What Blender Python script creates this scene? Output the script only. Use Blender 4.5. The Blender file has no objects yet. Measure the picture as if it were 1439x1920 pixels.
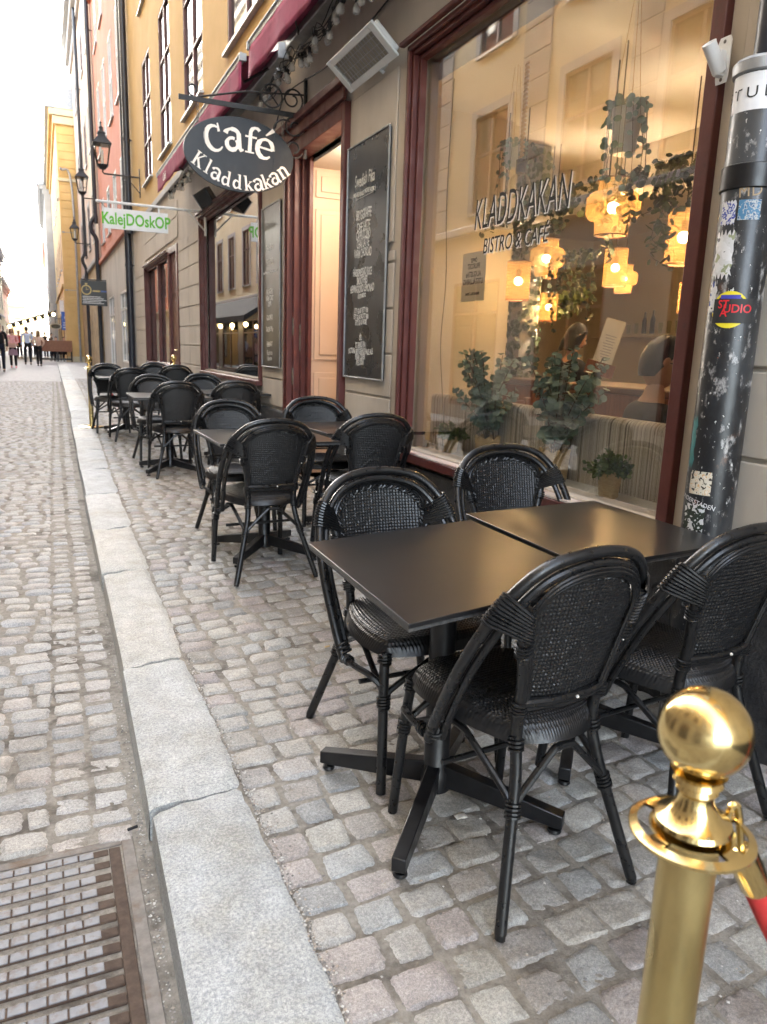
import bpy, math, random
import numpy as np
from mathutils import Vector, Matrix
random.seed(7); rng = np.random.default_rng(7)
S = bpy.context.scene; COL = S.collection
R = math.radians; PI = math.pi

# ---------------------------------------------------------------- camera
CH = 1.33                                   # camera height
F_PX = 1395.0                               # focal length in pixels of a 1439 x 1920 frame
def _ray(x, y): v = np.array([x-719.5, y-960.0, F_PX]); return v/np.linalg.norm(v)
_dy = _ray(80, 636); _dn = _ray(500, 7400); _dn = _dn - _dn.dot(_dy)*_dy; _dn /= np.linalg.norm(_dn)
_up = -_dn; _dx = np.cross(_dy, _up); _dx = _dx if _dx[0] > 0 else -_dx
RW = np.array([_dx, _dy, _up])              # world = RW @ camera ray (x right, y down, z forward)
cam = bpy.data.cameras.new('camera'); camo = bpy.data.objects.new('camera', cam); COL.objects.link(camo)
_m = Matrix.Identity(4)
for i in range(3):
    _m[i][0] = RW[i][0]; _m[i][1] = -RW[i][1]; _m[i][2] = -RW[i][2]
_m[2][3] = CH
camo.matrix_world = _m
cam.sensor_fit = 'VERTICAL'; cam.sensor_height = 36; cam.sensor_width = 27; cam.lens = 36*F_PX/1920
cam.clip_start = .02; cam.clip_end = 3000
cam.dof.use_dof = True; cam.dof.focus_distance = 2.5; cam.dof.aperture_fstop = 6.0
S.camera = camo
def w_(x, y): return RW @ _ray(x, y)
def onx(x, y, X): d = w_(x, y); return Vector(d*(X/d[0])+np.array([0, 0, CH]))
def ony(x, y, Y): d = w_(x, y); return Vector(d*(Y/d[1])+np.array([0, 0, CH]))
def ond(x, y, D): return Vector(w_(x, y)*D+np.array([0, 0, CH]))
def gz(y): return .012*(min(max(y, 1), 13)-1)
def ong(x, y, z=0.):
    d = w_(x, y); yy = 3.
    for _ in range(30):
        t = (z+gz(yy)-CH)/d[2]; yy = d[1]*t
    return Vector((d[0]*t, yy, z+gz(yy)))
# ---------------------------------------------------------------- sky, sun, exposure
SUN_EL, SUN_AZ = R(22), R(20)               # azimuth from +Y towards +X
w = bpy.data.worlds.new('World'); S.world = w; w.use_nodes = True
nt = w.node_tree; nt.nodes.clear()
sky = nt.nodes.new('ShaderNodeTexSky'); sky.sky_type = 'NISHITA'; sky.sun_disc = False
sky.sun_elevation = SUN_EL; sky.sun_rotation = SUN_AZ; sky.dust_density = 3.0; sky.ozone_density = .6; sky.air_density = 1.0
hs = nt.nodes.new('ShaderNodeHueSaturation'); hs.inputs['Saturation'].default_value = .5
bg = nt.nodes.new('ShaderNodeBackground'); bg.inputs[1].default_value = .15
ow = nt.nodes.new('ShaderNodeOutputWorld')
nt.links.new(sky.outputs[0], hs.inputs['Color']); nt.links.new(hs.outputs[0], bg.inputs[0]); nt.links.new(bg.outputs[0], ow.inputs[0])
sl = bpy.data.lights.new('sun', 'SUN'); sl.energy = 3.0; sl.angle = R(.5); sl.color = (1, .86, .66)
so = bpy.data.objects.new('sun', sl); COL.objects.link(so)
_sd = Vector((math.sin(SUN_AZ)*math.cos(SUN_EL), math.cos(SUN_AZ)*math.cos(SUN_EL), math.sin(SUN_EL)))
so.rotation_euler = _sd.to_track_quat('Z', 'Y').to_euler()
S.view_settings.view_transform = 'Standard'; S.view_settings.look = 'None'
S.view_settings.exposure = 4.05; S.view_settings.gamma = 1.0
S.cycles.max_bounces = 8; S.cycles.diffuse_bounces = 4; S.cycles.glossy_bounces = 4; S.cycles.transparent_max_bounces = 16
S.cycles.sample_clamp_indirect = 6.0; S.cycles.use_denoising = True; S.cycles.caustics_reflective = False; S.cycles.caustics_refractive = False

# ---------------------------------------------------------------- materials
class N:
    def __init__(s, name):
        s.m = bpy.data.materials.new(name); s.m.use_nodes = True; s.t = s.m.node_tree
        s.b = s.t.nodes['Principled BSDF']; s.o = s.t.nodes['Material Output']
    def n(s, typ, **k):
        x = s.t.nodes.new('ShaderNode'+typ)
        for a, v in k.items():
            if a.startswith('i_'):
                key = a[2:].replace('_', ' '); x.inputs[int(key) if key.isdigit() else key].default_value = v
            else: setattr(x, a, v)
        return x
    def l(s, a, b): s.t.links.new(a, b)
def c4(c): return (c[0], c[1], c[2], 1)
def pm(name, c1, c2=None, scale=8., rough=.6, bump=0., bscale=60., metal=0., stretch=(1, 1, 1), ramp=(.35, .65), spec=.5, rough2=None, c3=None, s3=2., r3=(.5, .62), attr=None, bdist=.004, coat=0):
    q = N(name); b = q.b
    b.inputs['Roughness'].default_value = rough; b.inputs['Metallic'].default_value = metal
    b.inputs['Specular IOR Level'].default_value = spec; b.inputs['Coat Weight'].default_value = coat
    tc = q.n('TexCoord'); mp = q.n('Mapping'); mp.inputs['Scale'].default_value = stretch; q.l(tc.outputs['Object'], mp.inputs[0])
    col = None
    if attr:
        at = q.n('Attribute', attribute_name=attr); col = at.outputs['Color']
    if c2 is not None:
        nz = q.n('TexNoise', i_Scale=scale, i_Detail=6., i_Roughness=.6); q.l(mp.outputs[0], nz.inputs['Vector'])
        rp = q.n('ValToRGB'); rp.color_ramp.elements[0].position = ramp[0]; rp.color_ramp.elements[1].position = ramp[1]
        rp.color_ramp.elements[0].color = c4(c1); rp.color_ramp.elements[1].color = c4(c2); q.l(nz.outputs['Fac'], rp.inputs[0])
        if attr:
            mx = q.n('MixRGB', blend_type='MULTIPLY', i_Fac=1.); q.l(col, mx.inputs[1]); q.l(rp.outputs[0], mx.inputs[2]); col = mx.outputs[0]
        else: col = rp.outputs[0]
    if c3 is not None:
        n3 = q.n('TexNoise', i_Scale=s3, i_Detail=8., i_Roughness=.65); q.l(mp.outputs[0], n3.inputs['Vector'])
        r_ = q.n('ValToRGB'); r_.color_ramp.elements[0].position = r3[0]; r_.color_ramp.elements[1].position = r3[1]; q.l(n3.outputs['Fac'], r_.inputs[0])
        mx = q.n('MixRGB', i_Color2=c4(c3)); q.l(r_.outputs[0], mx.inputs[0])
        if col: q.l(col, mx.inputs[1])
        else: mx.inputs[1].default_value = c4(c1)
        col = mx.outputs[0]
    if col: q.l(col, b.inputs['Base Color'])
    else: b.inputs['Base Color'].default_value = c4(c1)
    if rough2 is not None:
        n4 = q.n('TexNoise', i_Scale=scale*1.7, i_Detail=5.); q.l(mp.outputs[0], n4.inputs['Vector'])
        mr = q.n('MapRange', i_3=rough, i_4=rough2); mr.inputs[1].default_value = .35; mr.inputs[2].default_value = .65; q.l(n4.outputs['Fac'], mr.inputs[0]); q.l(mr.outputs[0], b.inputs['Roughness'])
    if bump:
        nb = q.n('TexNoise', i_Scale=bscale, i_Detail=5., i_Roughness=.65); q.l(mp.outputs[0], nb.inputs['Vector'])
        bp = q.n('Bump', i_Strength=bump, i_Distance=bdist); q.l(nb.outputs['Fac'], bp.inputs['Height']); q.l(bp.outputs[0], b.inputs['Normal'])
    return q.m
def emis(name, c, s):
    q = N(name); q.b.inputs['Base Color'].default_value = c4(c); q.b.inputs['Emission Color'].default_value = c4(c); q.b.inputs['Emission Strength'].default_value = s; return q.m
def glassm(name, F0=.07, tint=(.97, .98, .975), rough=.0):
    q = N(name); q.t.nodes.remove(q.b)
    lw = q.n('LayerWeight', i_Blend=.5); pw_ = q.n('Math', operation='POWER', i_1=2.3); q.l(lw.outputs['Facing'], pw_.inputs[0]); fr = q.n('MapRange', i_3=F0, i_4=.9); q.l(pw_.outputs[0], fr.inputs[0]); tr = q.n('BsdfTransparent', i_Color=c4(tint)); gl = q.n('BsdfGlossy', i_Roughness=rough); mx = q.n('MixShader')
    q.l(fr.outputs[0], mx.inputs[0]); q.l(tr.outputs[0], mx.inputs[1]); q.l(gl.outputs[0], mx.inputs[2]); q.l(mx.outputs[0], q.o.inputs[0]); return q.m
M = {}
M['plastic'] = pm('black_rattan', (.005, .005, .0055), (.010, .010, .0105), 30, .25, .15, 220, rough2=.45, spec=.5, bdist=.0008, c3=(.055, .053, .05), s3=34, r3=(.67, .74))
M['weave'] = pm('black_woven_strand', (.0055, .0055, .006), (.012, .012, .0125), 60, .30, .1, 300, rough2=.42, spec=.5, bdist=.0006)
M['blackmetal'] = pm('black_painted_metal', (.005, .005, .006), (.010, .010, .011), 20, .28, .1, 200, spec=.5, rough2=.4)
M['chip'] = pm('worn_grey_chip', (.3, .29, .27), (.5, .48, .45), 40, .7)
M['tabletop'] = pm('dark_laminate', (.010, .0098, .0105), (.013, .0128, .0135), 3, .29, .05, 160, spec=.45, bdist=.0005, c3=(.024, .023, .023), s3=5, r3=(.5, .85))
M['tableedge'] = pm('laminate_edge', (.035, .035, .035), (.09, .088, .085), 60, .5, stretch=(1, 1, .2))
M['brass'] = pm('polished_brass', (.80, .63, .30), (.72, .55, .24), 9, .10, .02, 30, metal=1, rough2=.24, c3=(.5, .37, .17), s3=16, r3=(.55, .75))
M['brass2'] = pm('brushed_brass_tube', (.58, .46, .22), (.5, .39, .17), 9, .26, .05, 60, metal=1, rough2=.5, stretch=(1, 1, .4), c3=(.33, .25, .12), s3=7, r3=(.5, .8))
M['rope'] = pm('red_rope_cover', (.62, .04, .03), (.5, .03, .03), 25, .85, .5, 160)
M['stone_wall'] = pm('greige_render', (.49, .435, .37), (.57, .51, .44), 2.2, .85, .35, 45, c3=(.40, .35, .30), s3=1.3, r3=(.52, .75), stretch=(1, 1, .45))
M['stone_wall2'] = pm('grey_sandstone', (.44, .40, .36), (.52, .475, .43), 3, .85, .35, 40, c3=(.34, .31, .28), s3=1.8, r3=(.48, .7), stretch=(1, 1, .3))
M['plinth'] = pm('black_roughcast', (.018, .018, .02), (.045, .044, .046), 12, .75, .9, 70, bdist=.01)
M['maroon'] = pm('maroon_paint', (.085, .02, .017), (.11, .028, .023), 6, .38, .2, 60, rough2=.55, c3=(.05, .02, .018), s3=9, r3=(.58, .75))
M['yellow'] = pm('yellow_ochre_render', (.60, .40, .16), (.66, .45, .20), 1.2, .9, .25, 30, c3=(.5, .33, .13), s3=.7, r3=(.5, .8))
M['salmon'] = pm('salmon_render', (.56, .20, .13), (.62, .25, .17), 1.1, .9, .2, 30)
M['cream'] = pm('cream_render', (.55, .42, .33), (.6, .47, .38), 1.1, .9, .2, 30)
M['pale'] = pm('pale_yellow_render', (.62, .54, .36), (.68, .60, .43), .8, .9, .2, 20, c3=(.54, .47, .32), s3=.6, r3=(.5, .8))
M['greyband'] = pm('grey_lined_render', (.34, .32, .30), (.4, .38, .36), 1.2, .9, .2, 30)
M['ochre'] = pm('rough_ochre_plaster', (.36, .25, .13), (.5, .36, .2), 3, .95, .8, 12, c3=(.26, .19, .11), s3=2, r3=(.5, .62), bdist=.03)
M['darkpipe'] = pm('dark_blue_black_pipe', (.012, .014, .022), (.022, .024, .034), 5, .35, .15, 40)
M['winframe'] = pm('dark_red_window_paint', (.10, .035, .03), (.13, .05, .042), 6, .5)
M['whitepaint'] = pm('white_paint', (.72, .71, .69), (.78, .77, .75), 8, .5, .1, 40)
M['greytrim'] = pm('grey_trim', (.36, .35, .35), (.42, .41, .41), 4, .7)
M['metal'] = pm('grey_zinc', (.3, .31, .32), (.4, .41, .42), 12, .4, metal=.7, rough2=.55)
M['awning'] = pm('wine_red_canvas', (.30, .04, .10), (.36, .06, .13), 4, .85, .3, 120, c3=(.15, .02, .05), s3=6, r3=(.5, .8))
M['iron'] = pm('black_wrought_iron', (.008, .008, .009), (.02, .018, .018), 30, .5, .3, 120)
M['signblack'] = pm('faded_black_sign', (.014, .017, .022), (.02, .024, .03), 5, .42, c3=(.035, .038, .043), s3=4, r3=(.6, .8))
M['signwhite'] = pm('cream_lettering', (.72, .68, .62), (.8, .77, .72), 30, .6)
M['board'] = pm('chalkboard', (.016, .016, .018), (.026, .025, .025), 3, .24, .03, 20, rough2=.34, spec=.5)
M['boardbrown'] = pm('weathered_chalkboard', (.03, .026, .022), (.045, .038, .032), 3, .3, .03, 20, rough2=.4)
M['chalk'] = pm('chalk', (.62, .62, .6), (.8, .8, .78), 90, .9)
M['chalkdim'] = pm('faint_chalk', (.11, .10, .09), (.15, .14, .12), 90, .9)
M['letterwhite'] = pm('window_letter_edge', (.8, .8, .8))
M['letterblack'] = pm('window_letter', (.02, .02, .02))
M['green'] = pm('green_lettering', (.11, .42, .02), (.13, .48, .03), 20, .6)
M['glass'] = glassm('window_glass', .10)
M['glass2'] = glassm('window_glass_mirroring', .7, (.6, .63, .62))
q = N('dark_window_pane'); q.b.inputs['Base Color'].default_value = (.03, .035, .04, 1); q.b.inputs['Roughness'].default_value = .03; q.b.inputs['IOR'].default_value = 2.6; M['pane'] = q.m
M['clearglass'] = glassm('bulb_glass', .04, (.95, .95, .93))
M['heater'] = pm('heater_grey_white', (.62, .65, .66), (.68, .7, .71), 10, .4)
M['grille'] = pm('heater_grille', (.2, .18, .15), (.26, .23, .19), 60, .45, metal=.5, stretch=(1, 1, 6))
M['basket'] = pm('woven_straw', (.52, .35, .17), (.68, .50, .27), 60, .8, .8, 130, stretch=(1, 1, 2.4), bdist=.003)
M['soil'] = pm('soil', (.05, .035, .02), (.09, .06, .04), 40, .95, .6)
M['euc'] = pm('eucalyptus_leaf', (.13, .21, .15), (.27, .36, .28), 14, .55, .1, 60)
M['leafg'] = pm('small_green_leaf', (.08, .12, .03), (.2, .26, .1), 30, .5)
M['ivy'] = pm('ivy_leaf', (.02, .035, .015), (.05, .08, .03), 20, .5)
M['coin'] = pm('coin_leaf', (.1, .19, .14), (.22, .34, .26), 14, .5)
M['stem'] = pm('twig', (.09, .07, .04), (.14, .11, .06), 30, .8)
M['twine'] = pm('twine', (.5, .34, .17), (.6, .43, .24), 60, .9, .4, 200)
M['potwhite'] = pm('white_ceramic', (.62, .6, .56), (.68, .66, .62), 9, .4)
M['peach'] = pm('peach_panelling', (.64, .47, .34), (.68, .51, .38), 2, .5, .1, 20)
M['inwall'] = pm('cream_interior_wall', (.66, .60, .47), (.71, .65, .52), 1.5, .8)
M['inceil'] = pm('interior_ceiling', (.66, .60, .5), (.7, .64, .54), 1.5, .8)
M['infloor'] = pm('interior_floor', (.12, .07, .04), (.2, .12, .07), 5, .4, stretch=(1, 6, 1))
M['wood'] = pm('brown_wood', (.16, .06, .025), (.26, .1, .045), 8, .42, .1, 50, stretch=(5, 5, .6))
M['darkwood'] = pm('dark_wood', (.05, .022, .012), (.08, .035, .02), 8, .45, stretch=(5, 5, .6))
M['skin'] = pm('skin', (.52, .30, .2), (.58, .35, .24), 8, .5, .05, 120)
M['hair'] = pm('dark_hair', (.014, .009, .006), (.035, .02, .014), 50, .45, .6, 120, stretch=(1, 1, .2))
M['blackcloth'] = pm('black_cloth', (.012, .012, .014), (.022, .022, .025), 30, .9, .3, 90)
M['paper'] = pm('paper', (.68, .65, .58), (.75, .72, .65), 6, .8)
M['ink'] = pm('ink', (.03, .03, .03))
M['concrete'] = pm('grey_plinth_stone', (.24, .23, .22), (.33, .32, .3), 4, .9, .4, 40)
q = N('bulb_glass_bright'); q.b.inputs['Base Color'].default_value = (.6, .6, .58, 1); q.b.inputs['Roughness'].default_value = .05; _t = q.n('BsdfTransparent'); _x = q.n('MixShader', i_Fac=.55); q.l(q.b.outputs[0], _x.inputs[1]); q.l(_t.outputs[0], _x.inputs[2]); q.l(_x.outputs[0], q.o.inputs[0]); M['bulbglass'] = q.m

def granite(name, cs, sc=160, attr=None, extra=None):
    return pm(name, cs[0], cs[1], sc, .78, .5, 90, ramp=(.38, .62), c3=extra, s3=7, r3=(.52, .7), attr=attr, bdist=.004, spec=.35)
def granite2(name, lo, hi, attr, stain):
    q = N(name); tc = q.n('TexCoord'); at = q.n('Attribute', attribute_name='Col'); cur = at.outputs['Color']
    def lay(sc, a, b_, p0, p1, det, mode='MULTIPLY', fac=1.):
        nonlocal cur
        n_ = q.n('TexNoise', i_Scale=sc, i_Detail=det, i_Roughness=.7); q.l(tc.outputs['Object'], n_.inputs['Vector']); r_ = q.n('ValToRGB'); r_.color_ramp.elements[0].position = p0; r_.color_ramp.elements[1].position = p1; r_.color_ramp.elements[0].color = c4(a); r_.color_ramp.elements[1].color = c4(b_); q.l(n_.outputs['Fac'], r_.inputs[0])
        mx = q.n('MixRGB', blend_type=mode, i_Fac=fac); q.l(cur, mx.inputs[1]); q.l(r_.outputs[0], mx.inputs[2]); cur = mx.outputs[0]; return n_
    lay(130, lo, hi, .36, .64, 4); lay(420, (.78, .78, .8), (1.22, 1.22, 1.2), .38, .62, 2); lay(9, (.86, .85, .83), (1.1, 1.1, 1.1), .35, .65, 4); lay(2.1, stain, (1, 1, 1), .30, .50, 6)
    q.l(cur, q.b.inputs['Base Color']); q.b.inputs['Roughness'].default_value = .72; q.b.inputs['Specular IOR Level'].default_value = .4
    n1 = q.n('TexNoise', i_Scale=70., i_Detail=8., i_Roughness=.72); q.l(tc.outputs['Object'], n1.inputs['Vector']); bp = q.n('Bump', i_Strength=.6, i_Distance=.005); q.l(n1.outputs['Fac'], bp.inputs['Height']); q.l(bp.outputs[0], q.b.inputs['Normal']); return q.m
M['sett'] = granite2('granite_sett', (.74, .74, .75), (1.2, 1.2, 1.18), 'Col', (.74, .71, .67))
M['kerbstone'] = granite2('granite_kerb', (.68, .68, .7), (1.25, 1.24, 1.2), 'Col', (.8, .75, .66))
M['joint'] = pm('sandy_joint', (.22, .20, .17), (.33, .305, .265), 60, .95, .9, 180, c3=(.11, .095, .08), s3=6, r3=(.5, .65), bdist=.006)
M['street'] = pm('sett_street_far', (.30, .295, .29), (.40, .39, .38), 8, .8, .6, 12, bdist=.02)
M['rust'] = pm('rusty_cast_iron', (.15, .135, .12), (.23, .21, .19), 30, .75, .5, 90, metal=.1, c3=(.14, .10, .07), s3=9, r3=(.48, .62))
M['worniron'] = pm('worn_cast_iron', (.17, .175, .19), (.23, .235, .25), 20, .6, .3, 60, metal=.0, c3=(.15, .11, .085), s3=30, r3=(.5, .7))

# ---------------------------------------------------------------- mesh helpers
class MB:
    def __init__(s): s.v = []; s.f = []; s.c = []; s.n = 0
    def add(s, v, f, col=None, M=None):
        v = np.asarray(v, float).reshape(-1, 3)
        if M is not None:
            m = np.array(M); v = v @ m[:3, :3].T + m[:3, 3]
        s.v.append(v); o = s.n; s.f += [tuple(i+o for i in q) for q in f]; s.n += len(v)
        s.c.append(np.tile(np.array(col if col is not None else (1, 1, 1), float), (len(v), 1)) if (col is None or np.ndim(col) == 1) else col)
        return s
    def box(s, x0, x1, y0, y1, z0, z1, M=None, col=None):
        v = [(x, y, z) for x in (x0, x1) for y in (y0, y1) for z in (z0, z1)]
        return s.add(v, [(0, 1, 3, 2), (4, 6, 7, 5), (0, 4, 5, 1), (2, 3, 7, 6), (0, 2, 6, 4), (1, 5, 7, 3)], col, M)
    def tube(s, path, r, n=10, closed=False, caps=True, M=None, flat=1.0, col=None):
        P = [Vector(p) for p in path]; k = len(P); rs = r if hasattr(r, '__len__') else [r]*k
        T = []
        for i in range(k):
            a = P[(i-1) % k] if (closed or i > 0) else P[i]; b = P[(i+1) % k] if (closed or i < k-1) else P[i]
            t = (b-a); T.append(t.normalized() if t.length > 1e-9 else Vector((0, 0, 1)))
        u = T[0].orthogonal().normalized(); V = []
        if abs(T[0].z) < .9: u = (Vector((0, 0, 1))-T[0]*T[0].z).normalized()
        for i in range(k):
            u = (u - T[i]*u.dot(T[i])); u = u.normalized() if u.length > 1e-6 else T[i].orthogonal().normalized()
            w2 = T[i].cross(u)
            for j in range(n):
                a = 2*PI*j/n; V.append(P[i]+u*math.cos(a)*rs[i]+w2*math.sin(a)*rs[i]*flat)
        f = []
        for i in range(k if closed else k-1):
            for j in range(n):
                a = i*n+j; b = i*n+(j+1) % n; c = ((i+1) % k)*n+(j+1) % n; d = ((i+1) % k)*n+j; f.append((a, b, c, d))
        if caps and not closed: f.append(tuple(range(n-1, -1, -1))); f.append(tuple((k-1)*n+j for j in range(n)))
        return s.add([tuple(p) for p in V], f, col, M)
    def lathe(s, prof, n=24, M=None, col=None, sx=1., sy=1.):
        V = []; f = []; k = len(prof)
        for r, z in prof:
            for j in range(n): a = 2*PI*j/n; V.append((r*math.cos(a)*sx, r*math.sin(a)*sy, z))
        for i in range(k-1):
            for j in range(n): f.append((i*n+j, i*n+(j+1) % n, (i+1)*n+(j+1) % n, (i+1)*n+j))
        if prof[0][0] > 1e-5: f.append(tuple(range(n-1, -1, -1)))
        if prof[-1][0] > 1e-5: f.append(tuple((k-1)*n+j for j in range(n)))
        return s.add(V, f, col, M)
    def prism(s, poly, z0, z1, M=None, col=None):
        n = len(poly); v = [(x, y, z0) for x, y in poly]+[(x, y, z1) for x, y in poly]
        f = [tuple(range(n-1, -1, -1)), tuple(range(n, 2*n))]+[(i, (i+1) % n, n+(i+1) % n, n+i) for i in range(n)]
        return s.add(v, f, col, M)
    def sphere(s, c, r, n=16, M=None, sc=(1, 1, 1), col=None):
        m = Matrix.Translation(c) @ Matrix.Diagonal((*sc, 1)); m = (M @ m) if M is not None else m
        return s.lathe([(max(r*math.sin(PI*i/n), 1e-6), -r*math.cos(PI*i/n)) for i in range(n+1)], n*2, m, col)
    def grid(s, G, M=None, col=None):       # G: (a,b,3) array
        a, b, _ = G.shape; f = [(i*b+j, (i+1)*b+j, (i+1)*b+j+1, i*b+j+1) for i in range(a-1) for j in range(b-1)]
        return s.add(G.reshape(-1, 3), f, col, M)
    def build(s, name, mat, parent=None, smooth=35, bevel=0, loc=None, colors=False, seg=2):
        me = bpy.data.meshes.new(name); V = np.concatenate(s.v) if s.v else np.zeros((0, 3))
        me.from_pydata(V.tolist(), [], s.f)
        if mat is not None: me.materials.append(mat)
        if colors:
            at = me.color_attributes.new('Col', 'FLOAT_COLOR', 'POINT'); cc = np.ones((len(V), 4)); cc[:, :3] = np.concatenate(s.c); at.data.foreach_set('color', cc.ravel())
        me.update()
        if smooth: me.shade_smooth(); me.set_sharp_from_angle(angle=R(smooth))
        o = bpy.data.objects.new(name, me); COL.objects.link(o)
        if loc is not None: o.location = loc
        if parent is not None: o.parent = parent
        if bevel:
            b = o.modifiers.new('bevel', 'BEVEL'); b.width = bevel; b.segments = seg; b.limit_method = 'ANGLE'; b.angle_limit = R(50)
        return o
def tag(o, label=None, cat=None, group=None, kind=None):
    if label: o['label'] = label
    if cat: o['category'] = cat
    if group: o['group'] = group
    if kind: o['kind'] = kind
    return o
def thing(name, label, cat, loc=(0, 0, 0), rz=0, group=None):
    o = bpy.data.objects.new(name, None); COL.objects.link(o); o.location = loc; o.rotation_euler = (0, 0, rz); o.empty_display_size = .1
    return tag(o, label, cat, group)
def dup(root, loc, rz, label=None, group=None, scale=None):
    r = root.copy(); COL.objects.link(r); r.location = loc; r.rotation_euler = (0, 0, rz)
    if scale: r.scale = scale
    if label: r['label'] = label
    if group: r['group'] = group
    for ch in list(root.children):
        c = ch.copy(); COL.objects.link(c); c.parent = r
        for g in list(ch.children):
            d = g.copy(); COL.objects.link(d); d.parent = c
    return r
TR = Matrix.Translation
def RX(a): return Matrix.Rotation(a, 4, 'X')
def RY(a): return Matrix.Rotation(a, 4, 'Y')
def RZ(a): return Matrix.Rotation(a, 4, 'Z')
def smoothpath(P, n=8, closed=False):       # Catmull-Rom
    P = [Vector(p) for p in P]; o = []; k = len(P)
    for i in range(k if closed else k-1):
        a = P[(i-1) % k] if closed or i > 0 else P[0]*2-P[1]; b = P[i]; c = P[(i+1) % k]; d = P[(i+2) % k] if closed or i < k-2 else P[k-1]*2-P[k-2]
        for j in range(n):
            t = j/n; o.append(.5*((2*b)+(c-a)*t+(2*a-5*b+4*c-d)*t*t+(3*b-a-3*c+d)*t**3))
    if not closed: o.append(P[-1])
    return o
_tc = {}
def text_geo(s, size=1., ext=.002, shear=0., align='CENTER', offset=0., sx=1., spacing=1., line=1.):
    k = (s, size, ext, shear, align, offset, sx, spacing, line)
    if k in _tc: return _tc[k]
    cu = bpy.data.curves.new('t', 'FONT'); cu.body = s; cu.size = size; cu.extrude = ext; cu.shear = shear; cu.align_x = align; cu.offset = offset; cu.space_character = spacing; cu.space_line = line; cu.resolution_u = 3
    o = bpy.data.objects.new('t', cu); COL.objects.link(o); dg = bpy.context.evaluated_depsgraph_get(); dg.update()
    me = bpy.data.meshes.new_from_object(o.evaluated_get(dg)); v = np.zeros(len(me.vertices)*3); me.vertices.foreach_get('co', v); v = v.reshape(-1, 3); v[:, 0] *= sx
    f = [tuple(p.vertices) for p in me.polygons]
    bpy.data.objects.remove(o); bpy.data.curves.remove(cu); bpy.data.meshes.remove(me)
    _tc[k] = (v, f); return v, f
# frame matrices: text/plates lying in a plane
def MXf(x, y, z):      # plane facing -X (a sign on the facade): local x -> -Y, local y -> Z, local z -> -X
    return Matrix(((0, 0, -1, x), (-1, 0, 0, y), (0, 1, 0, z), (0, 0, 0, 1)))
def MYf(x, y, z):      # plane facing -Y (a hanging sign seen by somebody walking up the street)
    return Matrix(((1, 0, 0, x), (0, 0, -1, y), (0, 1, 0, z), (0, 0, 0, 1)))
def skinmesh(name, chains, mat, parent, sub=2, extra=None):
    """one continuous surface grown round connected joints: chains = list of [(point, radius), ...]; first point is the root"""
    V = []; E = []; Rr = []; idx = {}
    def vid(p, r):
        k = tuple(round(c, 4) for c in p)
        if k not in idx: idx[k] = len(V); V.append(p); Rr.append(r)
        return idx[k]
    for ch in chains:
        ids = [vid(p, r) for p, r in ch]
        E += [(a, b) for a, b in zip(ids, ids[1:]) if a != b]
    me = bpy.data.meshes.new(name); me.from_pydata(V, E, []); o = bpy.data.objects.new(name, me); COL.objects.link(o)
    sk = o.modifiers.new('skin', 'SKIN'); sk.use_smooth_shade = True
    for i, sv in enumerate(me.skin_vertices[0].data):
        r = Rr[i]; sv.radius = r if hasattr(r, '__len__') else (r, r); sv.use_root = (i == 0)
    ss = o.modifiers.new('sub', 'SUBSURF'); ss.levels = sub; ss.render_levels = sub
    dg = bpy.context.evaluated_depsgraph_get(); dg.update()
    m2 = bpy.data.meshes.new_from_object(o.evaluated_get(dg)); bpy.data.objects.remove(o)
    v = np.zeros(len(m2.vertices)*3); m2.vertices.foreach_get('co', v); b = MB(); b.add(v.reshape(-1, 3), [tuple(p.vertices) for p in m2.polygons])
    bpy.data.meshes.remove(m2)
    if extra: extra(b)
    return b.build(name, mat, parent, smooth=80)

# ================================================================ GROUND
WX = 2.2                                    # facade plane of the cafe
KX = [(-3, .19, .47), (1.2, .19, .48), (2, .205, .48), (3.1, .225, .475), (5.3, .245, .50), (8, .27, .54), (14, .36, .68), (19, .42, .78), (45, .66, 1.1), (75, .9, 1.5)]
def kx(y, i):
    return float(np.interp(y, [k[0] for k in KX], [k[i] for k in KX]))
def sheet(name, xl, xr, y0, y1, dz, mat, ny=60):
    b = MB(); ys = np.concatenate([np.linspace(y0, 14, 36), np.linspace(15, y1, ny)]) if y0 < 14 else np.linspace(y0, y1, ny)
    G = np.array([[(xl(y), y, gz(y)+dz), (xr(y), y, gz(y)+dz)] for y in ys]); b.grid(np.flip(G, 1))
    return b.build(name, mat, smooth=0)
tag(sheet('ground', lambda y: -400, lambda y: 400, -60, 900, -.30, M['street']), kind='structure')
tag(sheet('street', lambda y: -3.3, lambda y: kx(y, 1)+.02, -6, 26, -.108, M['joint']), kind='structure')
tag(sheet('street', lambda y: -3.3, lambda y: kx(y, 1)+.02, 26, 130, -.10, M['street']), kind='structure')
tag(sheet('pavement', lambda y: kx(y, 2)-.02, lambda y: 2.3, -6, 26, -.0075, M['joint']), kind='structure')
tag(sheet('pavement', lambda y: kx(y, 2)-.02, lambda y: 2.3, 26, 75, -.001, M['street']), kind='structure')

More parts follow.
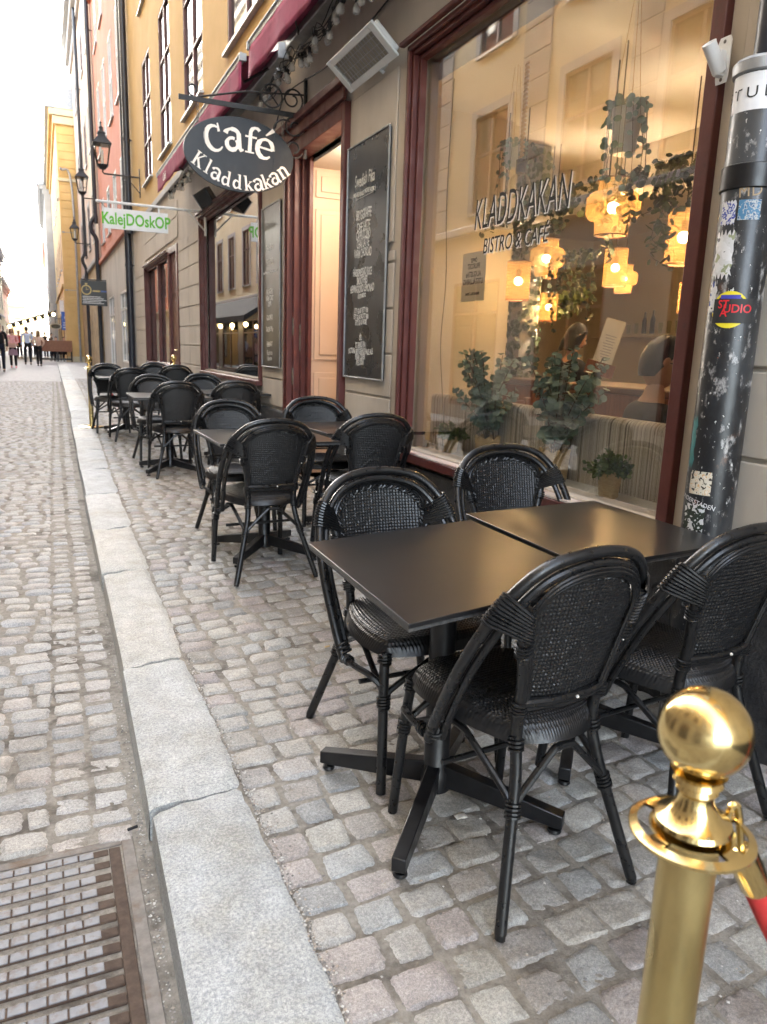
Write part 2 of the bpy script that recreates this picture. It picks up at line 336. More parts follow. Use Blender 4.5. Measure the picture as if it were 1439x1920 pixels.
def sett_field(name, xl, xr, y0, y1, pitch, wid, dz, slope, res_of, palette, wav=.02, gap=.010, skip=None, grow=0.):
    b = MB(); y = y0
    lv = {}
    while y < y1:
        p = pitch*random.uniform(.88, 1.12)*(1+grow*max(0, y-3)); x = xl(y)+random.uniform(-.02, .0); end = xr(y)
        x -= 0
        first = True
        while x < end-.03:
            wd = wid*random.uniform(.78, 1.22)
            if x+wd > end-.04: wd = end-x
            if skip and skip(x+wd/2, y+p/2): x += wd; continue
            yo = lambda xx: slope*(xx-xl(y))+wav*math.sin(xx*3.1+y*.9)+.35*wav*math.sin(xx*9+y*4)
            j = lambda s=.007: random.uniform(-s, s)
            c = [(x+gap/2+j(), y+gap/2+yo(x)+j()), (x+wd-gap/2+j(), y+gap/2+yo(x+wd)+j()), (x+wd-gap/2+j(), y+p-gap/2+yo(x+wd)+j()), (x+gap/2+j(), y+p-gap/2+yo(x)+j())]
            res = res_of(y); hz = dz+random.uniform(-.004, .004); tx = random.uniform(-.03, .03); ty = random.uniform(-.03, .03)
            if res not in lv:
                u = np.linspace(-1, 1, res); U, V = np.meshgrid(u, u, indexing='ij'); lv[res] = (U, V)
            U, V = lv[res]; s = (1-.035*(U*U*V*V)**2); U2 = U*s; V2 = V*s
            a = (1-U2)/2; bb = (1+U2)/2; cc = (1-V2)/2; d = (1+V2)/2
            C = np.array(c)
            P = (a*cc)[..., None]*C[0]+(bb*cc)[..., None]*C[1]+(bb*d)[..., None]*C[2]+(a*d)[..., None]*C[3]
            h = -.014*(np.abs(U)**14+np.abs(V)**14)-.0012*(U*U+V*V)+.0018*np.sin(U*2.3+y*31+x*17)*np.sin(V*2.7+x*23)
            edge = ((np.abs(U) > .99) | (np.abs(V) > .99)); h = h+rng.normal(0, .0013, h.shape)*(~edge)*(res > 4)
            P = P+rng.normal(0, .0026, P.shape)*(edge[..., None])*(res > 4)
            yy = C[:, 1].mean(); Z = hz+gz(yy)+h+tx*U*wd/2+ty*V*p/2+.012*(P[..., 1]-yy)*(1 < yy < 13)
            G = np.dstack([P[..., 0], P[..., 1], Z]); col = np.array(random.choice(palette))*random.uniform(.9, 1.1)
            b.grid(np.flip(G, 1), col=col); x += wd
        y += p
    return b.build(name, M['sett'], smooth=50, colors=True)
PAL = [(.365, .355, .335), (.385, .37, .345), (.35, .35, .335), (.335, .34, .335), (.40, .385, .355), (.36, .34, .32), (.375, .365, .345), (.34, .325, .31), (.355, .325, .31), (.34, .31, .30), (.32, .325, .325), (.38, .37, .34)]
PALS = [(.39, .375, .35), (.405, .385, .36), (.38, .37, .35), (.37, .365, .355), (.39, .365, .345), (.385, .38, .37), (.345, .35, .355), (.40, .385, .36)]
_gr = (-.55, .160, 1.02, 2.06)              # opening left in the setts for the drain grate
o = sett_field('pavement_setts', lambda y: kx(y, 2)+.012, lambda y: 2.16, .55, 7.0, .113, .128, 0., .055, lambda y: 11 if y < 2.6 else (8 if y < 4.5 else 5), PAL, .018, .004)
tag(o, kind='structure')
tag(sett_field('pavement_setts', lambda y: kx(y, 2)+.012, lambda y: 2.16, 7.0, 26, .124, .138, 0., .05, lambda y: 5, PAL, .02, .007), kind='structure')
tag(sett_field('street_setts', lambda y: max(-2.9, -.9-y*.16), lambda y: kx(y, 1)-.265, .4, 8.0, .112, .145, -.10, -.02, lambda y: 9 if y < 3.5 else 6, PALS, .012, .005, skip=lambda x, y: _gr[0] < x < _gr[1] and _gr[2] < y < _gr[3]-.03), kind='structure')
tag(sett_field('street_setts', lambda y: -2.95, lambda y: kx(y, 1)-.265, 8.0, 26, .118, .15, -.10, -.02, lambda y: 5, PALS, .012, .007), kind='structure')
for k in (0, 1):
    f0 = lambda y, k=k: kx(y, 1)-.03-.118*(k+1); f1 = lambda y, k=k: kx(y, 1)-.03-.118*k
    tag(sett_field('gutter_setts', f0, f1, 2.03, 9., .098 if k else .104, .5, -.104, 0, lambda y: 9 if y < 4 else 6, PALS, .004, .009), kind='structure')
    tag(sett_field('gutter_setts', f0, f1, 9., 26., .1, .5, -.104, 0, lambda y: 4, PALS, .004, .007), kind='structure')
# kerb slabs
b = MB(); ks = [-.6, 1.02, 2.02, 3.03, 4.36, 5.4, 6.65, 7.9, 9.2, 10.3, 11.5, 12.6, 14, 15.4, 16.8, 18.2, 19.8, 21.4, 23, 25, 27, 29.5, 32, 35, 38, 42, 46, 50]
for i, (a, c) in enumerate(zip(ks, ks[1:])):
    n = 26 if c < 5.5 else 10; m = 14 if c < 5.5 else 6
    du = (-.006, .006, 0, .004, -.004)[i % 5]; rr = random.uniform(.9, 1.08); col = np.array(random.choice([(.375, .395, .405), (.395, .41, .41), (.36, .385, .40), (.42, .42, .40)]))*rr
    U = np.linspace(0, 1, m); V = np.linspace(0, 1, n); G = np.zeros((m, n, 3))
    for iu, u in enumerate(U):
        for iv, v in enumerate(V):
            y = a+.008+(c-a-.016)*v; xl = kx(y, 1)+du; xr = kx(y, 2)+(.006*math.sin(y*5+i)+.003*math.sin(y*31+i)+.002*math.sin(y*67) if c < 8 else 0)
            y += (u-.5)*(.05 if i % 2 else .02)*(1 if v > .5 else 1)
            e = min(u, 1-u)*(xr-xl); e2 = min(v, 1-v)*(c-a); dr = .009*math.exp(-e/.006)+.009*math.exp(-e2/.008)
            rn = .004*math.sin(y*9+u*5+i)+.0025*math.sin(y*23+u*17)
            G[iu, iv] = (xl+(xr-xl)*u, y, gz(y)+.006-dr+rn*min(1, e*20))
    b.grid(np.flip(G, 1), col=col)
    # street side face, ends
    f = []; L = G[0]; bot = L.copy(); bot[:, 2] = L[:, 2]-.13; bot[:, 0] -= .006
    b.grid(np.stack([bot, L]), col=col)
    for E_ in (G[:, 0], G[:, -1]):
        bo = E_.copy(); bo[:, 2] -= .13; b.grid(np.stack([bo, E_]), col=col)
tag(b.build('kerb', M['kerbstone'], smooth=50, colors=True), kind='structure')
# grit lying in the joints
b = MB()
def pebble(x, y, z, r):
    c = random.choice([(.5, .48, .44), (.34, .32, .3), (.2, .19, .18), (.62, .6, .56), (.42, .36, .3)])
    v = [(r*random.uniform(.7, 1.2)*dx, r*random.uniform(.7, 1.2)*dy, r*random.uniform(.4, .8)*dz) for dx, dy, dz in ((1, 0, 0), (-1, 0, 0), (0, 1, 0), (0, -1, 0), (0, 0, 1), (0, 0, -1))]
    b.add(v, [(0, 2, 4), (2, 1, 4), (1, 3, 4), (3, 0, 4), (2, 0, 5), (1, 2, 5), (3, 1, 5), (0, 3, 5)], col=c, M=TR((x, y, z)) @ RZ(random.uniform(0, 6)))
for _ in range(2300):
    y = .7+abs(random.gauss(0, 1.5)); t = random.random()
    if t < .45: x = kx(y, 2)+abs(random.gauss(0, .018)); z = .002
    elif t < .7: x = kx(y, 1)-.012-abs(random.gauss(0, .014)); z = -.106
    else: x = random.uniform(.5, 2.1); z = .002
    pebble(x, y, gz(y)+z, random.uniform(.0015, .0048))
tag(b.build('gravel', pm('grit', (.8, .8, .8), (1.1, 1.1, 1.1), 30, .9, attr='Col'), smooth=0, colors=True), kind='stuff')
# litter
b = MB(); b.grid(np.array([[(i*.012, j*.009, .002*math.sin(i*2+j*3)) for j in range(4)] for i in range(4)]))
o = b.build('paper_scrap', M['paper'], loc=ong(858, 1537, .005)); tag(o, 'small torn white paper scrap on the setts behind the near chair', 'litter'); o.modifiers.new('s', 'SOLIDIFY').thickness = .0006
b = MB(); b.tube([(0, 0, 0), (.028, .008, 0)], .0045, 8)
tag(b.build('cigarette_end', M['blackcloth'], loc=ong(240, 1556, -.09)), 'small black cigarette end lying by the kerb above the grate', 'litter')
b = MB(); b.tube([(0, 0, 0), (.022, .004, 0)], .004, 8)
tag(b.build('cigarette_end', M['basket'], loc=ong(610, 1213, .008)), 'tan cigarette end on the setts left of the facing chair', 'litter')
# ---------------------------------------------------------------- drain grate
x0, x1, y0, y1 = _gr; zt = gz(1.5)-.098
g = thing('drain_grate', 'rusty cast iron street drain grate with long slots beside the kerb', 'drain grate', (0, 0, zt))
b = MB(); fw = .034
b.box(x1-fw, x1, y0, y1, -.05, 0); b.box(x0, x0+fw, y0, y1, -.05, 0); b.box(x0+fw, x1-fw, y1-.03, y1, -.05, 0); b.box(x0+fw, x1-fw, y0, y0+.03, -.05, 0)
b.build('frame', M['rust'], g, bevel=.003)
b = MB(); ya, yb = y0+.034, y1-.034; xa, xb = x0+fw+.004, x1-fw-.004; pitch = .0525; n = int((yb-ya)/pitch)
ends = .02
b.box(xa, xa+ends, ya, yb, -.045, -.002); b.box(xb-ends-.012, xb, ya, yb, -.045, -.002)
for i in range(n+1):
    c = yb-i*pitch; 
    if c-.016 < ya: break
    b.box(xa+ends, xb-ends-.012, max(c-.0305, ya), c, -.045, -.0025)
gr = b.build('grid', pm('dark_rusted_bars', (.05, .03, .02), (.09, .06, .042), 40, .85, .5, 90), g, bevel=.004)
b = MB()
for i in range(n+1):
    c = yb-i*pitch; x = xa+ends+.012
    if c-.03 < ya: break
    k = 0
    while x < xb-ends-.05:
        b.box(x, x+.037, max(c-.029, ya), c-.002, -.004, -.0006); x += .0410
b.build('raised_studs', M['worniron'], g, bevel=.002)
b = MB(); b.box(x0+.01, x1-.01, y0+.01, y1-.01, -.09, -.055)
b.build('silted_well', pm('silt', (.035, .022, .014), (.07, .045, .03), 60, .95, .9, 120), g)

# ================================================================ BUILDINGS
def holes_wall(b, y0, y1, z0, z1, holes, xf, xb):
    ys = sorted({y0, y1, *[h[0] for h in holes], *[h[1] for h in holes]}); zs = sorted({z0, z1, *[h[2] for h in holes], *[h[3] for h in holes]})
    ys = [y for y in ys if y0 <= y <= y1]; zs = [z for z in zs if z0 <= z <= z1]
    for a, c in zip(ys, ys[1:]):
        run = None
        for d, e in zip(zs, zs[1:]):
            my, mz = (a+c)/2, (d+e)/2
            if any(h[0] < my < h[1] and h[2] < mz < h[3] for h in holes):
                if run: b.box(xf, xb, a, c, *run); run = None
            else: run = (run[0], e) if run else (d, e)
        if run: b.box(xf, xb, a, c, *run)
def win_part(parent, y0, y1, z0, z1, xf, s, mf, cols=2, rows=(.55,), depth=.055, sill=True, arch=None, mp=None):
    depth = min(depth, .055)
    """window: frame with mullions, a pane and a sill; s=+1 looks towards -X, s=-1 towards +X"""
    f = MB(); X = lambda d: xf+s*d
    def bx(ya, yb, za, zb, d0, d1): f.box(min(X(d0), X(d1)), max(X(d0), X(d1)), ya, yb, za, zb)
    t = .055
    bx(y0, y0+t, z0, z1, depth-.05, depth); bx(y1-t, y1, z0, z1, depth-.05, depth); bx(y0+t, y1-t, z0, z0+t, depth-.05, depth); bx(y0+t, y1-t, z1-t, z1, depth-.05, depth)
    for k in range(1, cols): c = y0+(y1-y0)*k/cols; bx(c-.03, c+.03, z0+t, z1-t, depth-.045, depth-.002)
    for r in rows: c = z0+(z1-z0)*r; bx(y0+t, y1-t, c-.022, c+.022, depth-.042, depth-.004)
    fr = f.build('window', mf, parent, smooth=0)
    p = MB(); p.box(min(X(depth-.015), X(depth-.005)), max(X(depth-.015), X(depth-.005)), y0+t*.5, y1-t*.5, z0+t*.5, z1-t*.5); p.build('pane', mp or M['pane'], fr, smooth=0)
    if sill:
        p = MB(); p.box(min(X(-.06), X(depth)), max(X(-.06), X(depth)), y0-.05, y1+.05, z0-.035, z0-.001); p.build('sill', M['metal'], fr, smooth=0)
    return fr
Z0 = .1
# ---------------------------------------------------------------- the cafe building
cafe = thing('cafe_building', 'yellow building with greige ground floor, maroon shop windows and open cafe door', 'building', (WX, 0, 0))
def L(b_name, b, mat, parent=cafe, **k): return b.build(b_name, mat, parent, **k)
# (built in local coordinates: x measured from the facade plane)
W1 = (2.17, 4.53, .70, 3.10); DR = (5.72, 7.12, .0, 3.12); W2 = (8.25, 11.45, .98, 3.08); W3 = (14.6, 18.0, .9, 2.95); D3 = (13.7, 14.5, .1, 2.95)
b = MB(); holes_wall(b, 1.2, 20.4, .02, 4.02, [W1, DR, W2, (D3[0], W3[1], .1, 2.95)], 0, .14)
b.box(0, .14, -6, 1.2, .02, 4.02)
L('ground_floor_wall', b, M['stone_wall'], smooth=0)
b = MB(); gro = [.70+.305*i for i in range(-3, 13)]
def stones(y0, y1, zl, zh, vs=(), tf=.016):
    lv = [z for z in gro if zl+.05 < z < zh-.05]; lv = [zl]+lv+[zh]
    for d, e in zip(lv, lv[1:]):
        if e-d < .03: continue
        yy = [y0]+list(vs)+[y1]
        for a, c in zip(yy, yy[1:]): b.box(-tf, -.001, a+.007, c-.007, d+.007, e-.007)
stones(-3, 2.04, .72, 3.4, (-1.4, .2, 1.3)); stones(4.76, 5.62, .62, 2.0, ())
stones(7.28, 8.12, .72, 1.9); stones(11.55, 13.6, .75, 3.0, (12.6,)); stones(18.15, 20.3, .75, 3.1, (19.2,)); stones(13.6, 18.1, 3.1, 3.7, (15, 16.6))
b.box(-.016, -.001, 4.8, 5.58, 2.05, 3.12); b.box(-.016, -.001, 7.32, 8.1, 1.95, 3.1)
L('stone_facing', b, M['stone_wall'], bevel=.007)
b = MB()
for a, c in ((-6, 5.68), (7.2, 13.65), (18.05, 20.35)): b.box(-.055, -.002, a, c, -.1, .60+(.1 if a > 5 else 0)+(.05 if a > 15 else 0))
L('plinth', b, M['plinth'], bevel=.02)
# upper storeys
up = []
def pxw(l, r, zb, zt): return (onx(r, 300, WX).y, onx(l, 300, WX).y, zb, zt)
for ya, yb, za in ((8.0, 9.75, 4.72), (11.25, 12.75, 4.72), (14.05, 15.3, 4.68), (16.55, 17.75, 4.62), (4.9, 6.5, 4.72), (1.9, 3.5, 4.72), (-1.2, .4, 4.72)):
    up.append((ya, yb, za, za+2.35)); up.append((ya, yb, za+3.3, za+5.4))
    up.append((ya, yb, za+6.5, za+8.3))
b = MB(); holes_wall(b, -6, 20.4, 4.02, 14.2, up, 0, .14); b.box(.14, 8, -6, 20.4, 14.1, 14.3); b.box(7.9, 8, -6, 20.4, 0, 14.1); b.box(.14, 7.9, -6.1, -6, 0, 14.3); b.box(.14, 7.9, 20.4, 20.48, 0, 14.3)
L('upper_wall', b, M['yellow'], smooth=0)
b = MB(); b.box(-.45, 8.2, -6.2, 20.5, 14.3, 14.5); L('roof', b, M['metal'])
for h in up: win_part(cafe, *h, 0, 1, M['winframe'], 2, (.33, .66), depth=.11)
b = MB(); b.box(-.05, -.002, -6, 20.4, 3.95, 4.06); L('string_course', b, M['greytrim'], bevel=.01)
# shop window 1: frame, glass, sill
def shop(h, name, mull=(), t=.09, mat='maroon', gm='glass', prof=True):
    t = .062 if t == .09 else t
    y0, y1, z0, z1 = h; f = MB()
    f.box(-.035, .06, y0-t, y0, z0-.02, z1+t); f.box(-.035, .06, y1, y1+t, z0-.02, z1+t); f.box(-.035, .06, y0-.001, y1+.001, z1, z1+t)
    if prof:
        f.box(-.06, -.036, y1+t*.3, y1+t*.8, z0-.02, z1+t*.8); f.box(-.06, -.036, y0-t*.8, y1+t*.8, z1+t*.35, z1+t*.85); f.box(-.10, -.061, y0-t*1.3, y1+t*1.4, z1+t*.86, z1+t*1.25)
        f.box(.0, .045, y1-.03, y1-.001, z0, z1); f.box(.0, .045, y0+.001, y0+.03, z0, z1); f.box(.0, .045, y0+.03, y1-.03, z1-.03, z1-.001)
    for m in mull: f.box(-.01, .055, m-.035, m+.035, z0, z1)
    fr = f.build(name, M[mat], cafe, bevel=.005)
    g = MB(); g.box(.058, .062, y0-.02, y1+.02, z0-.01, z1+.02); g.build('pane', M[gm], fr, smooth=0)
    s = MB(); s.box(-.075, .057, y0-t*1.1, y1+t*1.1, z0-.075, z0-.021); s.build('sill', M[mat], fr, bevel=.006)
    return fr
s1 = shop(W1, 'shop_window'); shop(W2, 'shop_window', gm='glass2'); shop((14.7, 17.95, .95, 2.9), 'shop_window', (16.2,), gm='glass2')
b = MB(); b.box(-.070, -.0, 2.12, 4.58, .682, .69); b.build('worn_sill_top', pm('worn_pink_white_paint', (.55, .4, .38), (.7, .66, .62), 6, .6, c3=(.3, .1, .09), s3=7, r3=(.55, .66), stretch=(1, .5, 1)), s1)
# door 3 (maroon, brass handle)
f = MB(); f.box(.02, .07, 13.75, 14.55, .1, 2.9); f.box(-.03, .08, 13.62, 13.75, .1, 3.0); f.box(-.03, .08, 14.55, 14.68, .1, 3.0); f.box(-.03, .08, 13.75, 14.55, 2.9, 3.0)
for z in ((.3, 1.0), (1.15, 2.1), (2.2, 2.8)): f.box(.008, .019, 13.85, 14.45, *z)
d3 = L('side_door', f, M['maroon'], bevel=.006)
f = MB(); f.tube([(0, 13.83, 1.22), (-.05, 13.83, 1.22), (-.05, 13.95, 1.22)], .012); f.build('handle', M['brass'], d3)
# cafe door: frame, transom, open leaf, reveals
f = MB(); y0, y1, z0, z1 = DR
for (ya, yb) in ((y1-.01, y1+.12), (y0-.06, y0+.01)): f.box(-.05, .10, ya, yb, .05, z1+.02)
f.box(-.05, .10, y0+.01, y1-.01, z1-.1, z1+.02); f.box(-.08, -.051, y0-.10, y1+.18, z1+.02, z1+.11); f.box(-.12, -.051, y0-.13, y1+.21, z1+.111, z1+.17)
f.box(-.06, -.051, y1+.04, y1+.09, .05, z1); f.box(.0, .09, y1-.07, y1-.011, .05, z1-.1); f.box(.06, .12, y1-.12, y1-.071, .05, z1-.1)
f.box(.101, .14, y1-.20, y1-.02, .05, z1-.06)
dfr = L('door_frame', f, M['maroon'], bevel=.006)
f = MB()
for z in (1.45, .98): f.box(-.004, .0, y1-.075, y1-.03, z, z+.16)
f.box(.052, .058, y1-.108, y1-.08, 1.3, 1.55)
f.build('lock_plate', M['rust'], dfr)
# vestibule behind the door: the panelled far side is what shows
f = MB(); f.box(.141, 1.0, y1-.02, y1+.03, .05, 3.05); f.box(.141, 1.0, y0-.08, y0-.03, .05, 3.05); f.box(.141, 1.0, y0-.03, y1-.02, 3.0, 3.05); f.box(1.0, 1.02, y0-.08, y1+.03, .05, 3.05)
for (z, e) in ((.25, 1.1), (1.22, 2.62), (2.72, 2.96)):
    for (xa, xb) in ((.22, .92),):
        f.box(xa, xb, y1-.034, y1-.0205, z, e); f.box(xa+.05, xb-.05, y1-.046, y1-.0345, z+.05, e-.05)
L('door_vestibule', f, M['peach'], bevel=.006)
f = MB(); f.box(.0, 1.0, y0, y1-.02, .05, .1); L('door_step', f, M['stone_wall2'], bevel=.01)
# interior of the cafe
IX = .141
f = MB(); f.box(IX, 1.02, 4.98, 5.05, .1, 2.98); f.box(1.03, 5.2, 9.2, 9.3, .1, 2.98); f.box(1.03, 1.1, 5.05, 9.2, .1, 2.98); f.box(IX, 5.2, 1.2, 1.28, .1, 2.98); f.box(5.2, 5.3, 1.2, 9.3, .1, 2.98)
L('interior_wall', f, M['inwall'], smooth=0)
f = MB(); f.box(IX, 5.2, 1.28, 9.2, 2.98, 3.08); f.box(2.2, 2.4, 1.3, 9.1, 2.7, 2.979); L('interior_ceiling', f, M['inceil'], smooth=0)
f = MB(); f.box(IX, 5.2, 1.28, 9.2, .05, .1); L('interior_floor', f, M['infloor'], smooth=0)
f = MB(); f.box(.063, .6, 2.0, 4.95, .60, .685); L('inner_window_board', f, M['whitepaint'], bevel=.006)

# ---------------------------------------------------------------- downpipes of the cafe
def downpipe(name, label, x, y, zt, zb, r=.05, mat='darkpipe', group=None, kinks=(), stickers=False, brk=(2.2, 5.6, 8.5, 11.5), wall=WX):
    t = thing(name, label, 'downpipe', (x, y, 0), 0, group); b = MB(); pts = [(0, 0, zt)]
    for z, dx, dy in kinks: pts.append((dx, dy, z))
    lx, ly = (kinks[-1][1], kinks[-1][2]) if kinks else (0, 0); pts.append((lx, ly, zb))
    b.tube(smoothpath(pts, 5) if kinks else pts, r, 14); b.build('pipe', M[mat], t)
    b = MB()
    for z in brk:
        if zb+.2 < z < zt-.2: b.lathe([(r+.001, z-.03), (r+.012, z-.03), (r+.012, z+.03), (r+.001, z+.03)], 14); b.box(0, wall-x, -.012, .012, z-.012, z+.012)
    if b.n: b.build('bracket', M[mat], t)
    return t

# ================================================================ OTHER BUILDINGS
def building(name, label, X, s, y0, y1, H, wall, zg, ground=None, wins=(), shops=(), depth=8., winmat='winframe', trim=None, cornice=True, roof='metal', rows=(.33, .66), cols=2, bands=(), arch=False, group=None):
    """s=+1: facade faces -X (right of the street); s=-1 faces +X"""
    t = thing(name, label, 'building', (X, (y0+y1)/2, 0), 0, group); cy = (y0+y1)/2
    def BX(b, d0, d1, ya, yb, za, zb): b.box(min(s*d0, s*d1), max(s*d0, s*d1), ya-cy, yb-cy, za, zb)
    hs = [(h[0]-cy, h[1]-cy, h[2], h[3]) for h in wins]; sh = [(h[0]-cy, h[1]-cy, h[2], h[3]) for h in shops]
    b = MB(); holes_wall(b, y0-cy, y1-cy, zg, H, [h for h in hs if h[2] >= zg-.01], min(0, s*.2), max(0, s*.2))
    if not ground: pass
    BX(b, .201, depth, y0, y0+.2, -.2, H); BX(b, .201, depth, y1-.2, y1, -.2, H); BX(b, depth-.2, depth, y0+.2, y1-.2, -.2, H)
    b.build('wall', M[wall], t, smooth=0)
    b = MB(); holes_wall(b, y0-cy, y1-cy, -.2, zg, sh, min(s*-.03, s*.2), max(s*-.03, s*.2)); b.build('ground_floor', M[ground or wall], t, smooth=0)
    b = MB(); BX(b, -.5, depth+.2, y0, y1, H, H+.18); BX(b, -.1, depth, y0+.1, y1-.1, H+.18, H+1.6); rf = b.build('roof', M[roof], t, smooth=0)
    if cornice:
        b = MB(); BX(b, -.3, -.001, y0+.02, y1-.02, H-.35, H-.02); BX(b, -.12, -.001, y0+.02, y1-.02, H-.7, H-.36); BX(b, -.12, -.031, y0, y1, zg-.03, zg+.12); b.build('cornice', M[trim or wall], t, bevel=.02)
    for h in hs:
        win_part(t, *h, 0, s, M[winmat], cols, rows, depth=.12)
    if trim and hs:
        b = MB()
        for h in hs:
            for (ya, yb, za, zb) in ((h[0]-.14, h[0]-.001, h[2]-.02, h[3]+.14), (h[1]+.001, h[1]+.14, h[2]-.02, h[3]+.14), (h[0]-.001, h[1]+.001, h[3]+.001, h[3]+.14)):
                b.box(min(s*-.025, -s*.001), max(s*-.025, -s*.001), ya, yb, za, zb)
        b.build('window_surround', M[trim], t, smooth=0)
    for h in sh: win_part(t, *h, s*-.03, s, M[winmat], 2, (.75,), depth=.14, sill=False)
    if bands:
        b = MB()
        for (ya, yb) in bands:
            z = zg+.15
            while z < H-.8: b.box(min(s*-.03, -s*.001), max(s*-.03, -s*.001), ya-cy, yb-cy, z, z+.395); z += .41
        b.build('quoins', M['greyband'], t, bevel=.01)
    return t
rr = lambda ys, z0, z1, w=1.1: [(y, y+w, z0, z1) for y in ys]
OX = -3.2
building('townhouse', 'pale yellow house with grey lined pilasters across the street, seen mirrored in the cafe window', OX, -1, -7, 15.2, 15, 'pale', 3.62, 'greyband',
    rr((-5.5, -3, -.5, 2., 4.6, 7.3, 9.5, 12.2), 3.95, 5.65)+rr((-5.5, -3, -.5, 2., 4.6, 7.3, 9.5, 12.2), 6.7, 8.5)+rr((-5.5, -3, -.5, 2., 4.6, 7.3, 9.5, 12.2), 9.7, 11.5),
    rr((-5, -2.4, .3, 3.2, 6.2, 9.2, 12.1), .3, 2.7, 1.7), trim='greytrim', rows=(.6,), bands=((-1.95, -1.2), (1.1, 1.7), (3.5, 4.1), (8.55, 9.1), (11.05, 11.8), (14.3, 15.1)))
building('townhouse', 'cream house with tall windows above the mirrored dark awning', OX, -1, 15.25, 27.5, 14, 'pale', 3.7, 'stone_wall2',
    rr((16.4, 19.3, 22.2, 25.), 4.1, 6.3)+rr((16.4, 19.3, 22.2, 25.), 7.6, 9.6)+rr((16.4, 19.3, 22.2, 25.), 10.6, 12.2), rr((16.3, 20, 23.6), .3, 2.9, 2.6), trim='greytrim', rows=(.65,))
building('townhouse', 'yellow house with tall grey windows over the mirrored restaurant awning', OX, -1, 27.55, 42, 14.5, 'pale', 3.2, 'darkwood',
    rr((28.3, 30.6, 33.2, 35.6, 38.3, 40.3), 3.75, 5.9)+rr((28.3, 30.6, 33.2, 35.6, 38.3, 40.3), 7.0, 9.0)+rr((28.3, 30.6, 33.2, 35.6, 38.3, 40.3), 10, 11.8), rr((28.5, 32.5, 36.5), .3, 2.4, 3.2), trim='greytrim', rows=(.65,))
building('townhouse', 'rust red house glowing in the low sun on the far left of the street', OX, -1, 42.05, 60, 9.4, 'salmon', 3.4, 'stone_wall2',
    rr((44, 47, 50, 53, 56), 4.4, 6.2)+rr((44, 47, 50, 53, 56), 7.1, 8.6), rr((44, 49, 54), .3, 2.6, 3), trim='cream')
building('townhouse', 'sunlit yellow gabled house at the far left end of the street', OX, -1, 60.05, 82, 8.6, 'pale', 3.2, 'pale',
    rr((62, 66, 70, 74, 78), 3.9, 5.4)+rr((62, 66, 70, 74, 78), 6.2, 7.6), rr((63, 69, 75), .3, 2.4, 3), trim='greytrim')
building('townhouse', 'low sand coloured house furthest down the left side', OX-.3, -1, 82.05, 104, 6.8, 'cream', 3.0, 'pale', rr((84, 88, 92, 96, 100), 3.9, 5.4), rr((85, 91, 97), .3, 2.3, 3))
# right side beyond the cafe building
building('townhouse', 'salmon red house with grey stone ground floor beyond the two dark downpipes', WX, 1, 20.6, 31.2, 13.6, 'salmon', 4.15, 'stone_wall2',
    rr((21.9, 24.2, 26.6, 29.), 4.75, 6.2, 1.15)+rr((21.9, 24.2, 26.6, 29.), 7.6, 9.85, 1.15)+rr((21.9, 24.2, 26.6, 29.), 11., 12.8, 1.15), [(22.2, 24.0, .75, 2.75), (26.2, 28.2, .4, 2.8)], winmat='whitepaint', rows=(.5,))
building('townhouse', 'pinkish cream house with rough ochre plaster on its ground floor', WX-.05, 1, 31.3, 45.8, 15.5, 'cream', 4.4, 'ochre',
    rr((33, 36, 39, 42), 5.2, 7.0, 1.1)+rr((33, 36, 39, 42), 8.6, 10.3, 1.1)+rr((33, 36, 39, 42), 12.2, 13.6, 1.1), (), trim='greytrim')
t = building('townhouse', 'projecting yellow house with lined render, dark roof edge and flank facing down the street', 1.25, 1, 46, 68, 13.2, 'yellow', 4.2, 'yellow',
    rr((47.5, 51, 54.5, 58, 61.5), 5.2, 7.2)+rr((47.5, 51, 54.5, 58, 61.5), 9, 11), rr((49, 55, 61), .5, 2.9, 2.4), depth=7)
b = MB()
for i in range(31):
    z = .45+i*.41; b.box(.02, .9, -11.03, -11.001, z, z+.385)
b.build('flank_banding', M['yellow'], t, bevel=.008)
b = MB(); b.box(-.28, 1.1, -11.25, -11.05, 12.8, 13.1); b.box(-.12, 1.0, -11.16, -11.05, 12.4, 12.78); b.box(-.05, .95, -11.10, -11.031, 9.6, 9.75); b.box(.0, .93, -11.06, -11.031, -.1, .44); b.build('flank_cornice', M['pale'], t, bevel=.02)
building('townhouse', 'grey green corner house with small turret further down the right side', .75, 1, 68.1, 92, 13.2, 'greyband', 4.2, 'stone_wall2', rr((70, 74, 78, 82, 86), 5.2, 7.2)+rr((70, 74, 78, 82, 86), 9, 11), rr((71, 77, 83), .5, 2.9, 3))
building('townhouse', 'distant peach house with an awning at the right end of the street', .95, 1, 92.1, 120, 11.5, 'salmon', 4., 'darkwood', rr((94, 99, 104, 109, 114), 5.2, 7.2), rr((95, 102, 109), .5, 2.9, 3))
# far across the water
def farb(x0, x1, y, zb, zt, mat, label, dome=False):
    t = thing('waterfront_building', label, 'building', ((x0+x1)/2, y, 0)); hw = (x1-x0)/2; b = MB(); b.box(-hw, hw, 0, 20, zb-2, zt); b.build('wall', M[mat], t, smooth=0)
    b = MB(); b.box(-hw-.5, hw+.5, -.6, 20.6, zt, zt+.5)
    if dome: b.lathe([(7, zt+.5), (6.6, zt+2.6), (5, zt+5), (2.6, zt+6.6), (.6, zt+7.2), (.3, zt+9.5), (1e-5, zt+11)], 20, TR((hw*.4, 10, 0)))
    b.build('roof', M['metal'], t)
    n = max(2, int(hw/2.5))
    for i in range(n):
        for z in np.arange(zb+2, zt-2.5, 4.2):
            b = MB(); x = -hw+(i+.5)*2*hw/n; b.box(x-.6, x+.6, -.08, -.01, z, z+2); b.build('window', M['pane'], t, smooth=0)
farb(-10, 1.5, 330, 0, 19, 'pale', 'pale yellow palace with a dome across the water at the street end', True)
